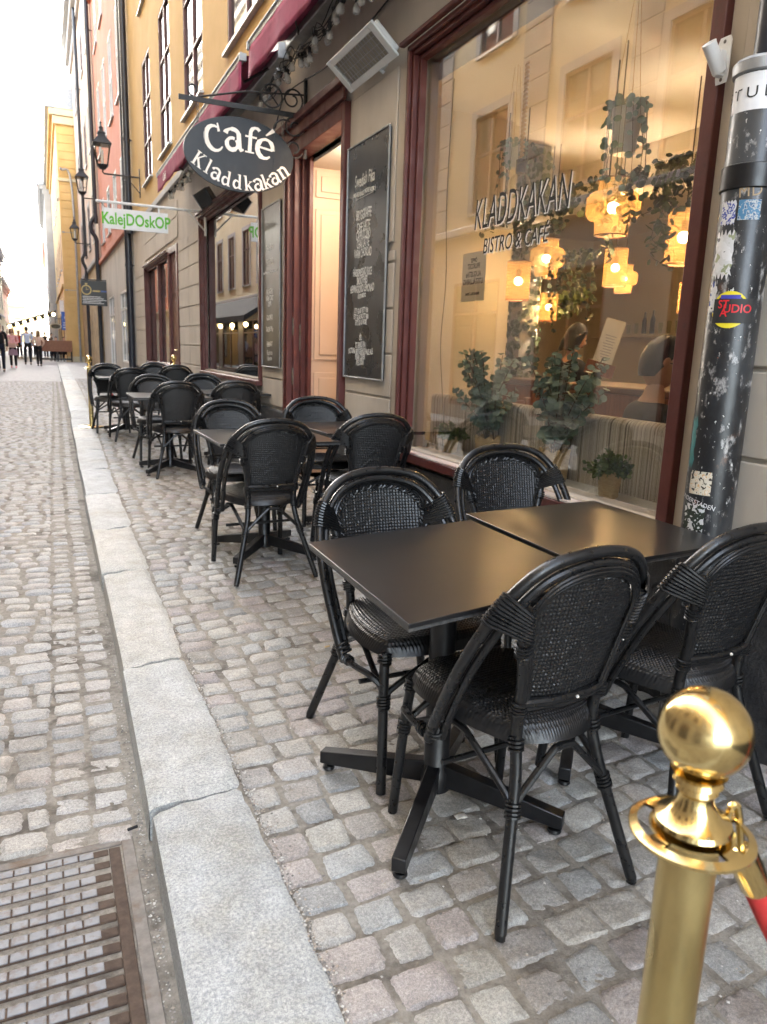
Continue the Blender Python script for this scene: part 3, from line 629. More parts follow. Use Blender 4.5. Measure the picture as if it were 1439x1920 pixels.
farb(-14, -5, 290, 0, 12, 'yellow', 'low yellow waterfront house left of the domed palace')
farb(-26, -12.5, 350, 0, 15, 'cream', 'cream waterfront house furthest to the left across the water')
o = MB().box(-400, 400, 150, 900, -.28, -.2).build('water', pm('water', (.05, .07, .08), rough=.12, bump=.3, bscale=2), smooth=0); tag(o, kind='structure')
t = thing('footbridge', 'pale grey footbridge crossing the far end of the street', 'bridge', (-2, 135, 0)); b = MB(); b.box(-14, 14, 0, 3, 3.6, 4.2); b.build('deck', M['greytrim'], t)
for x in (-12, -4, 6, 13): b = MB(); b.box(x-.3, x+.3, 1, 2, -.2, 3.6); b.build('pillar', M['greytrim'], t)

# ================================================================ DOWNPIPES
downpipe('downpipe', 'thick blue black downpipe with stickers between the yellow and the red house', WX-.13, 20.35, 14.2, .15, .085, brk=(3.2, 7, 11))
downpipe('downpipe', 'second blue black downpipe close beside the thick one, ending at the stone ground floor', WX-.12, 19.95, 14.2, 3.9, .075, brk=(6, 9.5))
downpipe('downpipe', 'dark downpipe with a swan neck where the red house ends', WX-.16, 31.0, 15.5, .2, .075, kinks=((6.4, 0, 0), (5.9, 0, 0), (5.6, -.16, 0), (5.3, -.16, 0), (5.0, 0, 0), (4.4, 0, 0)), brk=(8, 12))
downpipe('downpipe', 'thin dark downpipe with a bend on the pinkish cream house', WX-.2, 38, 15.4, .2, .07, kinks=((6, 0, 0), (5.3, 0, 0), (4.9, -.14, 0), (4.5, 0, 0), (4, 0, 0)), brk=(8, 12))
downpipe('downpipe', 'grey downpipe swung out from the eave of the projecting yellow house', 1.35, 45.7, 10.2, .2, .06, 'metal', kinks=((9.2, .55, .1),), brk=(4, 7), wall=1.9)
# ---------------------------------------------------------------- near downpipe with stickers
PCX, PCY, PR = 2.098, 1.86, .083
t = thing('downpipe', 'black sticker covered downpipe right of the big cafe window', 'downpipe', (PCX, PCY, 0))
q = N('worn_black_pipe'); tc = q.n('TexCoord'); mp = q.n('Mapping'); mp.inputs['Scale'].default_value = (1, 1, .55); q.l(tc.outputs['Object'], mp.inputs[0])
prev = None
for sc, p0, p1, col, dt in ((4, .45, .62, (.05, .052, .055), 12), (9, .60, .66, (.09, .045, .03), 10), (14, .655, .665, (.42, .13, .07), 12), (22, .55, .63, (.36, .35, .34), 14), (30, .635, .645, (.60, .59, .56), 12), (70, .645, .66, (.6, .59, .56), 6)):
    n_ = q.n('TexNoise', i_Scale=sc, i_Detail=dt, i_Roughness=.68); n_.noise_dimensions = '4D'; n_.inputs['W'].default_value = sc*1.37; q.l(mp.outputs[0], n_.inputs['Vector'])
    r_ = q.n('ValToRGB'); r_.color_ramp.elements[0].position = p0; r_.color_ramp.elements[1].position = p1; q.l(n_.outputs['Fac'], r_.inputs[0])
    mx = q.n('MixRGB', i_Color2=c4(col)); q.l(r_.outputs[0], mx.inputs[0])
    if prev is None: mx.inputs[1].default_value = (.012, .013, .015, 1)
    else: q.l(prev, mx.inputs[1])
    prev = mx.outputs[0]
q.l(prev, q.b.inputs['Base Color']); q.b.inputs['Roughness'].default_value = .33
nb = q.n('TexNoise', i_Scale=22., i_Detail=8.); q.l(mp.outputs[0], nb.inputs['Vector']); bp = q.n('Bump', i_Strength=.5, i_Distance=.003); q.l(nb.outputs['Fac'], bp.inputs['Height']); q.l(bp.outputs[0], q.b.inputs['Normal'])
M['pipeworn'] = q.m
b = MB(); b.lathe([(PR, .02), (PR, 2.22), (PR-.004, 2.235), (PR-.012, 2.238)], 40); b.build('pipe', M['pipeworn'], t)
b = MB(); b.lathe([(PR*.66, 2.15), (PR*.66, 6.2)], 24, TR((.025, .0, 0))); b.build('upper_pipe', M['darkpipe'], t)
b = MB(); b.lathe([(PR+.002, 2.20), (PR+.008, 2.205), (PR+.009, 2.235), (PR+.001, 2.245), (PR-.014, 2.243)], 40); b.build('collar', M['metal'], t)
def strap(z, h=.07):
    b = MB(); b.lathe([(PR+.001, z), (PR+.007, z+.002), (PR+.007, z+h-.002), (PR+.001, z+h)], 40); b.box(-.02, WX-PCX, PR-.006, PR+.002, z, z+h); b.box(WX-PCX-.022, WX-PCX-.016, PR-.03, PR+.085, z-.004, z+h+.004)
    s_ = b.build('strap', M['blackmetal'], t, bevel=.0015)
    b = MB(); b.sphere((WX-PCX-.024, PR+.055, z+h/2), .012, 8, sc=(.4, 1, 1)); b.build('bolt', M['rust'], s_)
strap(1.865, .075)
def cylpatch(name, a0, a1, z0, z1, mat, dr=.0008, poly=None, ragged=0, parent=t):
    b = MB(); n = 14; G = np.zeros((n, 8, 3))
    for i in range(n):
        a = R(a0+(a1-a0)*i/(n-1))
        for k in range(8):
            v = k/7; zz = z0+(z1-z0)*v; aa = a
            if ragged: aa += R(ragged*math.sin(zz*170+i)*(i in (0, n-1))); zz += .004*ragged*math.sin(i*2.3+z0*50)*(k in (0, 7))
            G[i, k] = ((PR+dr)*math.cos(aa), (PR+dr)*math.sin(aa), zz)
    b.grid(G); return b.build(name, mat, parent, smooth=60)
def cyltext(b, s, size, a_mid, z, dr, sx=1., sp=1., rot=0, off=0.):
    v, f = text_geo(s, size, 0, 0, 'CENTER', off, sx, sp); v = v.copy(); x = v[:, 0]*math.cos(rot)-v[:, 1]*math.sin(rot); y = v[:, 0]*math.sin(rot)+v[:, 1]*math.cos(rot)
    a = R(a_mid)+x/PR; b.add(np.stack([(PR+dr)*np.cos(a), (PR+dr)*np.sin(a), z+y], 1), f)
stw = pm('white_sticker', (.66, .66, .68), (.74, .74, .75), 9, .5)
st = cylpatch('sticker', 150, 345, 2.09, 2.197, stw)
b = MB(); cyltext(b, 'STUDIO', .046, 222, 2.125, .0016, 1.15, 1.5); b.build('lettering', M['letterblack'], st)
def mott(name, cols, sc=40, thr=(.4, .5, .6)):
    q = N(name); tc = q.n('TexCoord'); vo = q.n('TexNoise', i_Scale=sc, i_Detail=3.); q.l(tc.outputs['Object'], vo.inputs['Vector']); rp = q.n('ValToRGB'); rp.color_ramp.interpolation = 'CONSTANT'
    rp.color_ramp.elements[0].color = c4(cols[0]); rp.color_ramp.elements[1].position = thr[0]; rp.color_ramp.elements[1].color = c4(cols[1])
    for p, c in zip(thr[1:], cols[2:]): e = rp.color_ramp.elements.new(p); e.color = c4(c)
    q.l(vo.outputs['Fac'], rp.inputs[0]); q.l(rp.outputs[0], q.b.inputs['Base Color']); q.b.inputs['Roughness'].default_value = .5; return q.m
cylpatch('sticker', 165, 200, 1.76, 1.83, mott('blue_sticker', ((.5, .52, .6), (.05, .07, .3), (.6, .6, .62)), 60), ragged=1)
cylpatch('sticker', 205, 250, 1.77, 1.83, mott('blue_grey_sticker', ((.03, .1, .2), (.35, .37, .38), (.05, .16, .28)), 90), ragged=0)
cylpatch('torn_sticker', 158, 205, 1.60, 1.735, mott('torn_white_sticker', ((.3, .33, .2), (.6, .6, .6), (.68, .68, .69), (.12, .12, .14)), 24, (.38, .5, .66)), ragged=3)
cylpatch('torn_sticker', 156, 178, 1.49, 1.585, mott('torn_white_blue_sticker', ((.05, .08, .3), (.62, .63, .65), (.05, .05, .06)), 40, (.42, .62, .7)), ragged=2)
# round yellow sticker with black bar
b = MB(); n = 40; vv = [(0, 0)]+[(.058*math.cos(2*PI*i/n), .058*math.sin(2*PI*i/n)) for i in range(n)]
def cyl(pts, a_mid, z, dr): return [((PR+dr)*math.cos(R(a_mid)+x/PR), (PR+dr)*math.sin(R(a_mid)+x/PR), z+y) for x, y in pts]
b.add(cyl(vv, 212, 1.497, .0009), [(0, i+1, (i+1) % n+1) for i in range(n)]); st = b.build('round_sticker', pm('yellow_sticker', (.72, .6, .03), rough=.4), t, smooth=60)
gb = MB(); xs = np.linspace(-.052, .075, 12); gb.grid(np.array([[((PR+.0016)*math.cos(R(212)+x/PR), (PR+.0016)*math.sin(R(212)+x/PR), 1.497+z) for z in (-.042, .034)] for x in xs])); gb.build('black_panel', M['letterblack'], st)
gb = MB(); xs = np.linspace(-.03, .03, 6); gb.grid(np.array([[((PR+.0014)*math.cos(R(212)+x/PR), (PR+.0014)*math.sin(R(212)+x/PR), 1.497+z) for z in (.03, .046)] for x in xs])); gb.build('blue_panel', pm('blue_print', (.05, .05, .35), rough=.4), st)
b = MB(); cyltext(b, 'ST', .036, 199, 1.502, .0024, .9, 1, 0, .0006); cyltext(b, 'A', .036, 201, 1.476, .0024, .9, 1, 0, .0006); cyltext(b, 'UDIO', .036, 229, 1.488, .0024, .95, 1, 0, .0006); b.build('lettering', pm('red_print', (.6, .02, .03), rough=.4), st)
st = cylpatch('sticker', 168, 222, .885, .965, mott('speckled_cream_sticker', ((.05, .04, .03), (.6, .55, .45), (.55, .3, .1), (.66, .62, .55)), 75, (.42, .58, .62)), ragged=0)
st = cylpatch('sticker', 160, 215, .76, .85, mott('dark_white_sticker', ((.6, .6, .6), (.02, .03, .02), (.6, .6, .6)), 38, (.44, .6)), ragged=1)
b = MB(); cyltext(b, 'UNDERSTADEN', .022, 188, .852, .0018, .9, 1, -.25); b.build('lettering', stw, st)
b = MB(); cyltext(b, 'MD', .05, 226, 1.84, .0012, .9, 1.1, .1); b.build('scrawl', pm('tan_scrawl', (.35, .25, .14), rough=.6), t)
cylpatch('paint_smear', 150, 168, .98, 1.14, pm('teal_paint', (.03, .16, .17), (.05, .2, .2), 30, .5), ragged=4)
# flagpole holder on the window frame
hp = onx(1357, 115, WX-.04); t = thing('flagpole_holder', 'white metal flagpole holder screwed to the window frame by the downpipe', 'flagpole holder', (WX-.038, hp.y, hp.z))
b = MB(); b.prism([(-.022, -.07), (.022, -.07), (.026, -.05), (.028, .06), (.02, .075), (-.02, .075), (-.028, .06), (-.026, -.05)], 0, .005, MXf(0, 0, 0)); b.build('plate', M['whitepaint'], t, bevel=.001)
b = MB(); b.lathe([(.017, 0), (.023, .006), (.023, .1), (.025, .105), (.019, .105), (.018, .02)], 20, TR((-.012, 0, -.04)) @ RY(R(-38))); b.box(-.03, -.004, -.012, .012, -.05, .03); b.build('socket', M['whitepaint'], t, bevel=.002)
for z in (-.058, .06): b = MB(); b.sphere((-.0055, 0, z), .006, 6, sc=(.5, 1, 1)); b.build('screw', M['rust'], t)

# ================================================================ AWNINGS, SIGNS, HEATER, LIGHTS
def awning(label, ya, yb, text=None):
    t = thing('awning', label, 'awning', (WX, (ya+yb)/2, 3.9)); h = (yb-ya)/2
    b = MB(); b.box(-.12, -.002, -h, h, -.02, .12); b.build('cassette', M['metal'], t, bevel=.01)
    n = max(8, int(h*10)); G = np.array([[(-.06-(.36)*u, -h+2*h*i/n, .07-.13*u-.012*math.sin(PI*u)+.003*math.sin(i*2.)) for u in np.linspace(0, 1, 6)] for i in range(n+1)]); b = MB(); b.grid(G); o = b.build('canopy', M['awning'], t); o.modifiers.new('s', 'SOLIDIFY').thickness = .002
    b = MB(); b.box(-.455, -.41, -h, h, -.085, -.045); b.tube([(-.455, -h, -.04), (-.455, h, -.04)], .012, 8); b.build('front_bar', M['metal'], t, bevel=.004)
    n = int(h*16); G = np.array([[(-.452-.010*math.sin(i*.9)*v-.004*math.sin(i*2.1+v*2), -h+2*h*i/n, -.085-.235*v) for v in np.linspace(0, 1, 6)] for i in range(n+1)]); b = MB(); b.grid(G); o = b.build('valance', M['awning'], t, smooth=80); o.modifiers.new('s', 'SOLIDIFY').thickness = .002
    for s in (-1, 1):
        b = MB(); b.tube([(-.08, s*(h-.25), .0), (-.26, s*(h-.7), -.05), (-.42, s*(h-.25), -.07)], .014, 8); b.build('folding_arm', M['iron'], t)
    b = MB(); b.box(-.47, -.405, -h-.004, -h+.03, -.10, -.035); b.box(-.47, -.405, h-.03, h+.004, -.10, -.035); b.build('end_cap', M['metal'], t, bevel=.004)
    return t
awning('wine red awning with drooping valance over the big window and cafe door', 2.2, 6.95)
a2 = awning('wine red awning with drooping valance over the second shop window, behind the oval sign', 7.2, 12.6)
v, f = text_geo('Café', .15, .001, .2); b = MB(); b.add(v, f, M=MXf(-.47, 1.9, -.27)); b.build('lettering', M['signwhite'], a2)
# string lights
def string_lights(label, pts, n, sag=.07, loops=1):
    t = thing('string_lights', label, 'string lights', tuple(pts[0])); p0 = Vector(pts[0]); path = []; K = len(pts)-1
    for i in range(K):
        a = Vector(pts[i])-p0; c = Vector(pts[i+1])-p0
        for j in range(8): u = j/8; q_ = a.lerp(c, u); q_.z -= sag*4*u*(1-u); q_ += Vector((random.uniform(-.01, .01),)*3); path.append(q_)
    path.append(Vector(pts[-1])-p0); b = MB(); b.tube(path, .0045, 5)
    for _ in range(loops): b.tube(smoothpath([p+Vector((random.uniform(-.05, .05), random.uniform(-.06, .06), random.uniform(-.08, .05))) for p in path[::3]], 3), .004, 5)
    b.build('cable', M['iron'], t)
    for i in range(n):
        p = path[int((i+.5)*len(path)/n)]+Vector((random.uniform(-.03, .03), random.uniform(-.03, .03), 0)); tl = RX(random.uniform(-.5, .5)) @ RY(random.uniform(-.5, .5)); mt = TR(p) @ tl
        b = MB(); b.lathe([(.010, -.045), (.015, -.04), (.015, -.005), (.008, .0)], 8, mt); sk = b.build('socket', M['iron'], t)
        b = MB(); b.lathe([(.009, -.044), (.022, -.068), (.027, -.088), (.02, -.108), (1e-5, -.115)], 12, mt); b.build('bulb', M['bulbglass'], sk)
string_lights('tangled black string of clear bulbs under the awning above the door', [(WX-.25, y, 3.62+.05*math.sin(y*5)) for y in np.linspace(3.2, 7.3, 9)], 40, .06, 5)
string_lights('string of clear bulbs under the far end of the second awning', [(WX-.32, y, 3.58) for y in np.linspace(9.6, 12.3, 5)], 20, .06, 3)
b = MB(); b.tube(smoothpath([(WX-.03, 3.0, 3.72), (WX-.03, 4.2, 3.66), (WX-.03, 5.0, 3.55), (WX-.03, 6.0, 3.5), (WX-.03, 7.2, 3.6), (WX-.03, 7.6, 3.4)], 6), .006, 6); b.tube(smoothpath([(WX-.03, 5.0, 3.9), (WX-.04, 4.95, 3.72), (WX-.07, 4.98, 3.6)], 6), .006, 6)
tag(b.build('cable', M['iron']), 'loose black cable running along the wall above the door and heater', 'cable')
# heater
hc = onx(683, 108, WX-.16); t = thing('patio_heater', 'white grey infrared heater tilted on the wall beside the awning', 'heater', (WX-.17, hc.y+.02, hc.z))
Mh = RY(R(-50))@RZ(0)
# local: panel faces -X and down; length along Y
b = MB(); hl, hh = .40, .125
b.box(0, .05, -hl+.03, hl-.03, -hh+.02, hh-.02, Mh); b.build('housing', M['heater'], t, bevel=.015)
b = MB(); b.box(-.018, -.001, -hl, -hl+.07, -hh, hh, Mh); b.box(-.018, -.001, hl-.07, hl, -hh, hh, Mh); b.box(-.018, -.001, -hl+.07, hl-.07, -hh, -hh+.045, Mh); b.box(-.018, -.001, -hl+.07, hl-.07, hh-.045, hh, Mh); b.build('bezel', M['heater'], t, bevel=.006)
b = MB(); b.box(-.002, .0, -hl+.07, hl-.07, -hh+.045, hh-.045, Mh)
b.build('reflector', M['grille'], t)
b = MB()
for i in range(15): y = -hl+.09+i*(2*hl-.18)/14; b.box(-.010, -.006, y-.0015, y+.0015, -hh+.045, hh-.045, Mh)
for z in (-.05, 0, .05): b.box(-.013, -.010, -hl+.07, hl-.07, z-.0015, z+.0015, Mh)
b.build('guard', M['metal'], t)
b = MB(); b.box(.05, .17, -.05, .05, -.03, .03); b.lathe([(.07, 0), (.07, .012)], 20, TR((.168, -.0, .03)) @ RY(R(-90))); b.tube([(.06, .0, .0), (.165, 0, -.06)], .012, 8); b.build('bracket', M['heater'], t)
# loudspeaker
sp = onx(388, 370, WX-.14); t = thing('loudspeaker', 'small grey loudspeaker aimed down under the second awning', 'loudspeaker', (WX-.15, sp.y, sp.z)); Ms = RY(R(-35)) @ RZ(R(-28))
b = MB(); b.box(-.1, .09, -.13, .13, -.1, .1, Ms); b.build('cabinet', M['blackmetal'], t, bevel=.012)
b = MB(); b.box(-.108, -.1005, -.135, -.115, -.105, .105, Ms); b.box(-.108, -.1005, .115, .135, -.105, .105, Ms); b.box(-.108, -.1005, -.115, .115, -.105, -.088, Ms); b.box(-.108, -.1005, -.115, .115, .088, .105, Ms); b.build('bezel', M['metal'], t, bevel=.003)
b = MB(); b.box(-.106, -.101, -.114, .114, -.087, .087, Ms); b.build('grille', M['grille'], t)
b = MB(); b.box(.02, .14, -.015, .015, -.015, .015); b.build('bracket', M['iron'], t)

# ---------------------------------------------------------------- oval hanging sign
SY = 6.72; SC = ony(450, 291, SY); e1 = ony(348, 288, SY); e2 = ony(553, 296, SY); SA = (e2.x-e1.x)/2; SB = (ony(450, 221, SY).z-ony(450, 361, SY).z)/2
t = thing('hanging_sign', 'oval black café sign with cream serif lettering hanging from a scrolled iron bracket', 'sign', (SC.x, SY, SC.z))
ell = [(SA*math.cos(2*PI*i/72), SB*math.sin(2*PI*i/72)) for i in range(72)]
b = MB(); b.prism(ell, -.012, .012, MYf(0, 0, 0)); bd = b.build('board', M['signblack'], t, bevel=.003)
def arc(cx, cy, rx, ry, a0, a1, n=14): return [(cx+rx*math.cos(R(a0+(a1-a0)*i/(n-1))), cy+ry*math.sin(R(a0+(a1-a0)*i/(n-1)))) for i in range(n)]
SERIF = {
 'C': [(arc(.40, .47, .33, .44, 52, 312), [.05, .09, .12, .15, .165, .17, .17, .17, .165, .15, .12, .1, .08, .05]), ([(.63, .98), (.61, .68)], [.05, .10])],
 'a': [(arc(.25, .19, .17, .17, 60, 400), [.09]*4+[.13]*6+[.09]*4), ([(.47, .5), (.47, .1), (.52, .02), (.6, .04)], [.14, .14, .12, .05]), (arc(.26, .44, .21, .17, 0, 165), [.12]*8+[.08, .08, .09, .12, .15, .15])],
 'f': [([(.24, .02), (.24, .72)], [.145, .145]), (arc(.44, .72, .20, .22, 180, 40), [.14]*6+[.10]*4+[.12]*4), ([(.03, .585), (.5, .585)], [.07, .07]), ([(.06, .02), (.42, .02)], [.055, .055])],
 'e': [(arc(.31, .31, .25, .28, 0, 318), [.13]*3+[.08]*3+[.15]*5+[.09, .08, .05]), ([(.1, .32), (.55, .32)], [.06, .06])],
 'é': [(arc(.31, .31, .25, .28, 0, 318), [.13]*3+[.08]*3+[.15]*5+[.09, .08, .05]), ([(.1, .32), (.55, .32)], [.06, .06]), ([(.28, .70), (.50, .92)], [.04, .13])],
 'K': [([(.15, .02), (.15, .93)], [.15, .15]), ([(.56, .92), (.2, .42)], [.07, .07]), ([(.28, .5), (.62, .02)], [.14, .14]), ([(.0, .02), (.32, .02)], [.05, .05]), ([(.0, .93), (.32, .93)], [.05, .05]), ([(.46, .02), (.76, .02)], [.05, .05]), ([(.44, .93), (.68, .93)], [.05, .05])],
 'l': [([(.16, .02), (.16, .95)], [.14, .14]), ([(.0, .02), (.32, .02)], [.05, .05]), ([(.02, .93), (.16, .93)], [.05, .05])],
 'd': [(arc(.25, .29, .18, .25, 35, 325), [.08]*3+[.14]*8+[.08]*3), ([(.48, .02), (.48, .95)], [.14, .14]), ([(.34, .93), (.48, .93)], [.05, .05]), ([(.48, .02), (.62, .02)], [.05, .05])],
 'k': [([(.14, .02), (.14, .95)], [.14, .14]), ([(.46, .55), (.2, .28)], [.06, .06]), ([(.26, .36), (.52, .02)], [.13, .13]), ([(.0, .02), (.28, .02)], [.05, .05]), ([(.0, .93), (.14, .93)], [.05, .05]), ([(.38, .02), (.64, .02)], [.05, .05]), ([(.36, .56), (.56, .56)], [.05, .05])],
 'n': [([(.14, .02), (.14, .6)], [.14, .14]), (arc(.31, .40, .17, .18, 165, 0), [.09]*6+[.13]*8), ([(.48, .42), (.48, .02)], [.14, .14]), ([(.02, .02), (.27, .02)], [.05, .05]), ([(.37, .02), (.61, .02)], [.05, .05]), ([(.0, .585), (.14, .585)], [.05, .05])]}
def ribbon(b, pts, ws, z, f):
    P = [np.array(p) for p in pts]; L_ = []; Rr = []; n = len(P)
    for i in range(n):
        d = P[min(i+1, n-1)]-P[max(i-1, 0)]; d = d/np.linalg.norm(d); nn = np.array([-d[1], d[0]]); L_.append(P[i]+nn*ws[i]/2); Rr.append(P[i]-nn*ws[i]/2)
    V = [(*f(p), z) for p in L_+Rr]; b.add(V, [(i, i+1, n+i+1, n+i) for i in range(n-1)], M=MYf(0, 0, 0))
def glyph(b, ch, u, v, h, rot, z0=.0135):
    st = SERIF[ch]; allx = [p[0] for s_ in st for p in s_[0]]; cx = (min(allx)+max(allx))/2; cyy = .47 if ch in 'CKldkf' else .3
    def f(p): x = (p[0]-cx)*h; y = (p[1]-cyy)*h; return (u+x*math.cos(rot)-y*math.sin(rot), v+x*math.sin(rot)+y*math.cos(rot))
    for i, (pts, ws) in enumerate(st): ribbon(b, pts, ws if len(ws) == len(pts) else [ws[0]]*len(pts), z0+i*.0004, f)
b = MB(); ku, kv = SA/570., SB/390.
for ch, cx, cy, h, r_ in (('C', 340, 482, 255*1.04, 14), ('a', 553, 470, 330, 3), ('f', 735, 447, 262, -4), ('é', 873, 520, 330, -9)):
    glyph(b, ch, (cx-610)*ku, (615-cy)*kv, h*ku, R(r_))
for ch, cx, cy, h, r_ in (('K', 193, 722, 150, -32), ('l', 283, 778, 150, -27), ('a', 365, 850, 180, -19), ('d', 470, 880, 150, -11), ('d', 583, 900, 150, -3), ('k', 698, 902, 150, 5), ('a', 808, 905, 180, 13), ('k', 890, 855, 150, 22), ('a', 985, 815, 180, 30), ('n', 1072, 740, 180, 38)):
    glyph(b, ch, (cx-610)*ku, (615-cy)*kv, h*ku, R(r_))
lt = b.build('lettering', M['signwhite'], t, smooth=0)
# bracket
bz = ony(335, 180, SY).z-SC.z; bx0 = ony(335, 181, SY).x-SC.x; bx1 = WX-SC.x-.01
b = MB(); b.box(bx0, bx1, -.008, .008, bz-.02, bz+.018); b.box(bx1-.012, bx1+.008, -.02, .02, bz-.34, bz+.30)
b.tube([(bx0+.16, 0, bz+.02), (bx0+.55, 0, bz+.12), (bx1-.02, 0, bz+.17)], .008, 8)
def scroll(b, cx, cz, r0, r1, a0, turns, r=.008, M_=None):
    n = int(28*abs(turns)); b.tube([(cx+(r0+(r1-r0)*i/n)*math.cos(R(a0)+2*PI*turns*i/n), 0, cz+(r0+(r1-r0)*i/n)*math.sin(R(a0)+2*PI*turns*i/n)) for i in range(n+1)], r, 6)
scroll(b, bx0+.12, bz+.07, .05, .02, -90, -.9); scroll(b, bx1-.1, bz-.10, .09, .03, 80, 1.3); scroll(b, bx1-.10, bz-.27, .08, .03, -20, -1.2); scroll(b, bx1-.12, bz+.12, .1, .03, -60, 1.4); scroll(b, bx1-.30, bz+.12, .09, .09, 0, 1); scroll(b, bx1-.2, bz-.16, .12, .06, 60, .5)
b.tube([(bx1-.36, 0, bz+.06), (bx1-.24, 0, bz+.19)], .006, 6); b.tube([(bx1-.24, 0, bz+.05), (bx1-.36, 0, bz+.19)], .006, 6)
b.build('bracket', M['iron'], t)
for s_, px in ((-1, 372), (1, 530)):
    x = ony(px, 250, SY).x-SC.x; zt = SB*math.sqrt(max(0, 1-(x/SA)**2)); b = MB(); z = zt-.02
    while z < bz-.03: b.tube([(x+.008*math.cos(a), .004*math.sin(a)*(1 if int(z*100) % 2 else -1), z+.017+.02*math.sin(a)) for a in np.linspace(0, 2*PI, 9)[:-1]], .0028, 5, closed=True); z += .032
    b.build('chain', M['rust'], t)
b = MB()
for ax in (-.63, .63): b.tube([(ax*SA, -.016, SB*.7), (ax*SA, -.016, -SB*.7)], .0015, 4)
b.build('faint_seam', M['signblack'], t)

# ---------------------------------------------------------------- Kalejdoskop sign
KY = 11.2; t = thing('shop_sign', 'white shop board with green lettering hanging from a white rod', 'sign', tuple(ony(256, 414, KY)))
o0 = ony(256, 414, KY); P2 = lambda x, y: ony(x, y, KY)-o0
hw = (P2(316, 414).x-P2(196, 412).x)/2; hh = (P2(256, 396).z-P2(256, 434).z)/2
b = MB(); b.box(-hw, hw, -.01, .01, -hh, hh); b.build('board', M['whitepaint'], t, bevel=.003)
b = MB(); v, f = text_geo('KalejDOskOP', .21, .001, 0, 'CENTER', .005, .74); b.add(v, f, M=MYf(0, -.0115, -.07)); b.build('lettering', M['green'], t)
b = MB(); rz = P2(256, 384).z; b.tube([(P2(180, 380).x, 0, rz+.0), (WX-o0.x, 0, rz)], .018, 10); b.tube([(WX-o0.x-.25, 0, rz-.01), (WX-o0.x-.02, 0, rz-.25)], .012, 8); b.box(WX-o0.x-.025, WX-o0.x, -.02, .02, rz-.32, rz+.12)
for x in (-hw*.72, hw*.72): b.box(x-.012, x+.012, -.004, .004, hh-.03, rz)
b.build('bracket', M['whitepaint'], t)

# ---------------------------------------------------------------- chalk menu boards
def menu(label, pts, mat, lines, name='menu_board'):
    ys = [p[0] for p in pts]; y0, y1, z0, z1 = min(ys), max(ys), min(p[1] for p in pts), max(p[1] for p in pts); cy, cz = (y0+y1)/2, (z0+z1)/2; hw, hh = (y1-y0)/2, (z1-z0)/2
    t = thing(name, label, 'menu board', (WX-.03, cy, cz)); b = MB(); b.box(-.004, .012, -hw, hw, -hh, hh); b.build('panel', M[mat], t)
    b = MB(); b.box(-.012, .0, -hw-.012, -hw, -hh-.012, hh+.012); b.box(-.012, .0, hw, hw+.012, -hh-.012, hh+.012); b.box(-.012, .0, -hw, hw, -hh-.012, -hh); b.box(-.012, .0, -hw, hw, hh, hh+.012); b.build('frame', M['metal'], t, bevel=.002)
    b = MB(); d = MB()
    for (fr, s_, sz, sx, un, dim) in lines:
        v, f = text_geo(s_, sz, .0, .08, 'CENTER', .0018 if not dim else .001, sx)
        v = v.copy(); v[:, 1] += .004*np.sin(v[:, 0]*30); (d if dim else b).add(v, f, M=MXf(-.0052, hw*.12, hh-fr*2*hh))
        if un: (b).tube([(-.0055, .2, hh-fr*2*hh-.02), (-.0055, -.12, hh-fr*2*hh-.012)], .002, 4)
    b.build('chalk_writing', M['chalk'], t, smooth=0)
    if d.n: d.build('faded_writing', M['chalkdim'], t, smooth=0)
    return t
menu('tall black chalk menu headed Swedish Fika between the door and the big window', [(4.86, 1.13), (5.60, 2.78)], 'board',
 [(.175, 'Swedish Fika', .115, .62, 0, 0), (.215, 'WE ARE REALLY MORE NICER :)', .04, .72, 1, 0), (.315, 'BRYGGKAFFE', .095, .5, 0, 0), (.365, 'CAFE LATTE', .09, .5, 0, 0), (.40, 'CAPPUCCINO', .085, .5, 0, 0), (.435, 'CHAI LATTE', .085, .5, 0, 0), (.475, 'VARM CHOKLAD', .085, .5, 0, 0), (.51, 'KALLT', .06, .6, 0, 1),
  (.555, 'FÄRSKPRESSAD JUICE', .075, .5, 0, 0), (.59, 'SMOOTHIES', .075, .5, 0, 0), (.625, 'HEMMAGJORD LEMONAD', .075, .52, 0, 0), (.65, '& ISTE MED IS', .04, .6, 0, 0), (.685, 'VIN', .08, .8, 0, 1), (.715, 'ETT GLAS VITT VIN', .05, .62, 0, 0), (.742, 'ETT GLAS RÖTT VIN', .05, .62, 0, 0), (.767, 'ETT GLAS ROSÉ', .05, .62, 0, 0), (.805, 'ÖL', .08, .9, 0, 1),
  (.835, 'ÖL', .055, .7, 0, 0), (.868, 'ST ERIKS IPA', .06, .6, 0, 0), (.895, 'SIGTUNA BRYGGHUS PALE ALE', .055, .62, 0, 0), (.92, 'PEAR CIDER', .055, .65, 0, 0), (.945, 'MELODIA', .055, .65, 0, 0)])
menu('weathered brown black chalk menu left of the cafe door', [(7.40, 1.13), (8.06, 2.72)], 'boardbrown',
 [(.14, 'Café Kladdkakan', .10, .6, 0, 1), (.27, 'Smörrebröd', .085, .6, 0, 0), (.355, 'Räksmörgås', .085, .6, 0, 0), (.43, '~~~~~~', .16, .9, 0, 0), (.54, 'PAJ DAGENS', .075, .6, 0, 0), (.58, 'VARM TOAST', .075, .6, 0, 0), (.615, 'SOPPA', .07, .6, 0, 0), (.70, 'GLASS MJUK', .07, .6, 0, 0), (.775, 'DAGENS 99 kr', .07, .6, 0, 0), (.87, 'HEMBAKAT', .07, .6, 0, 0), (.925, 'Fika hos oss', .07, .6, 0, 0), (.96, 'Välkommen', .06, .6, 0, 0)])

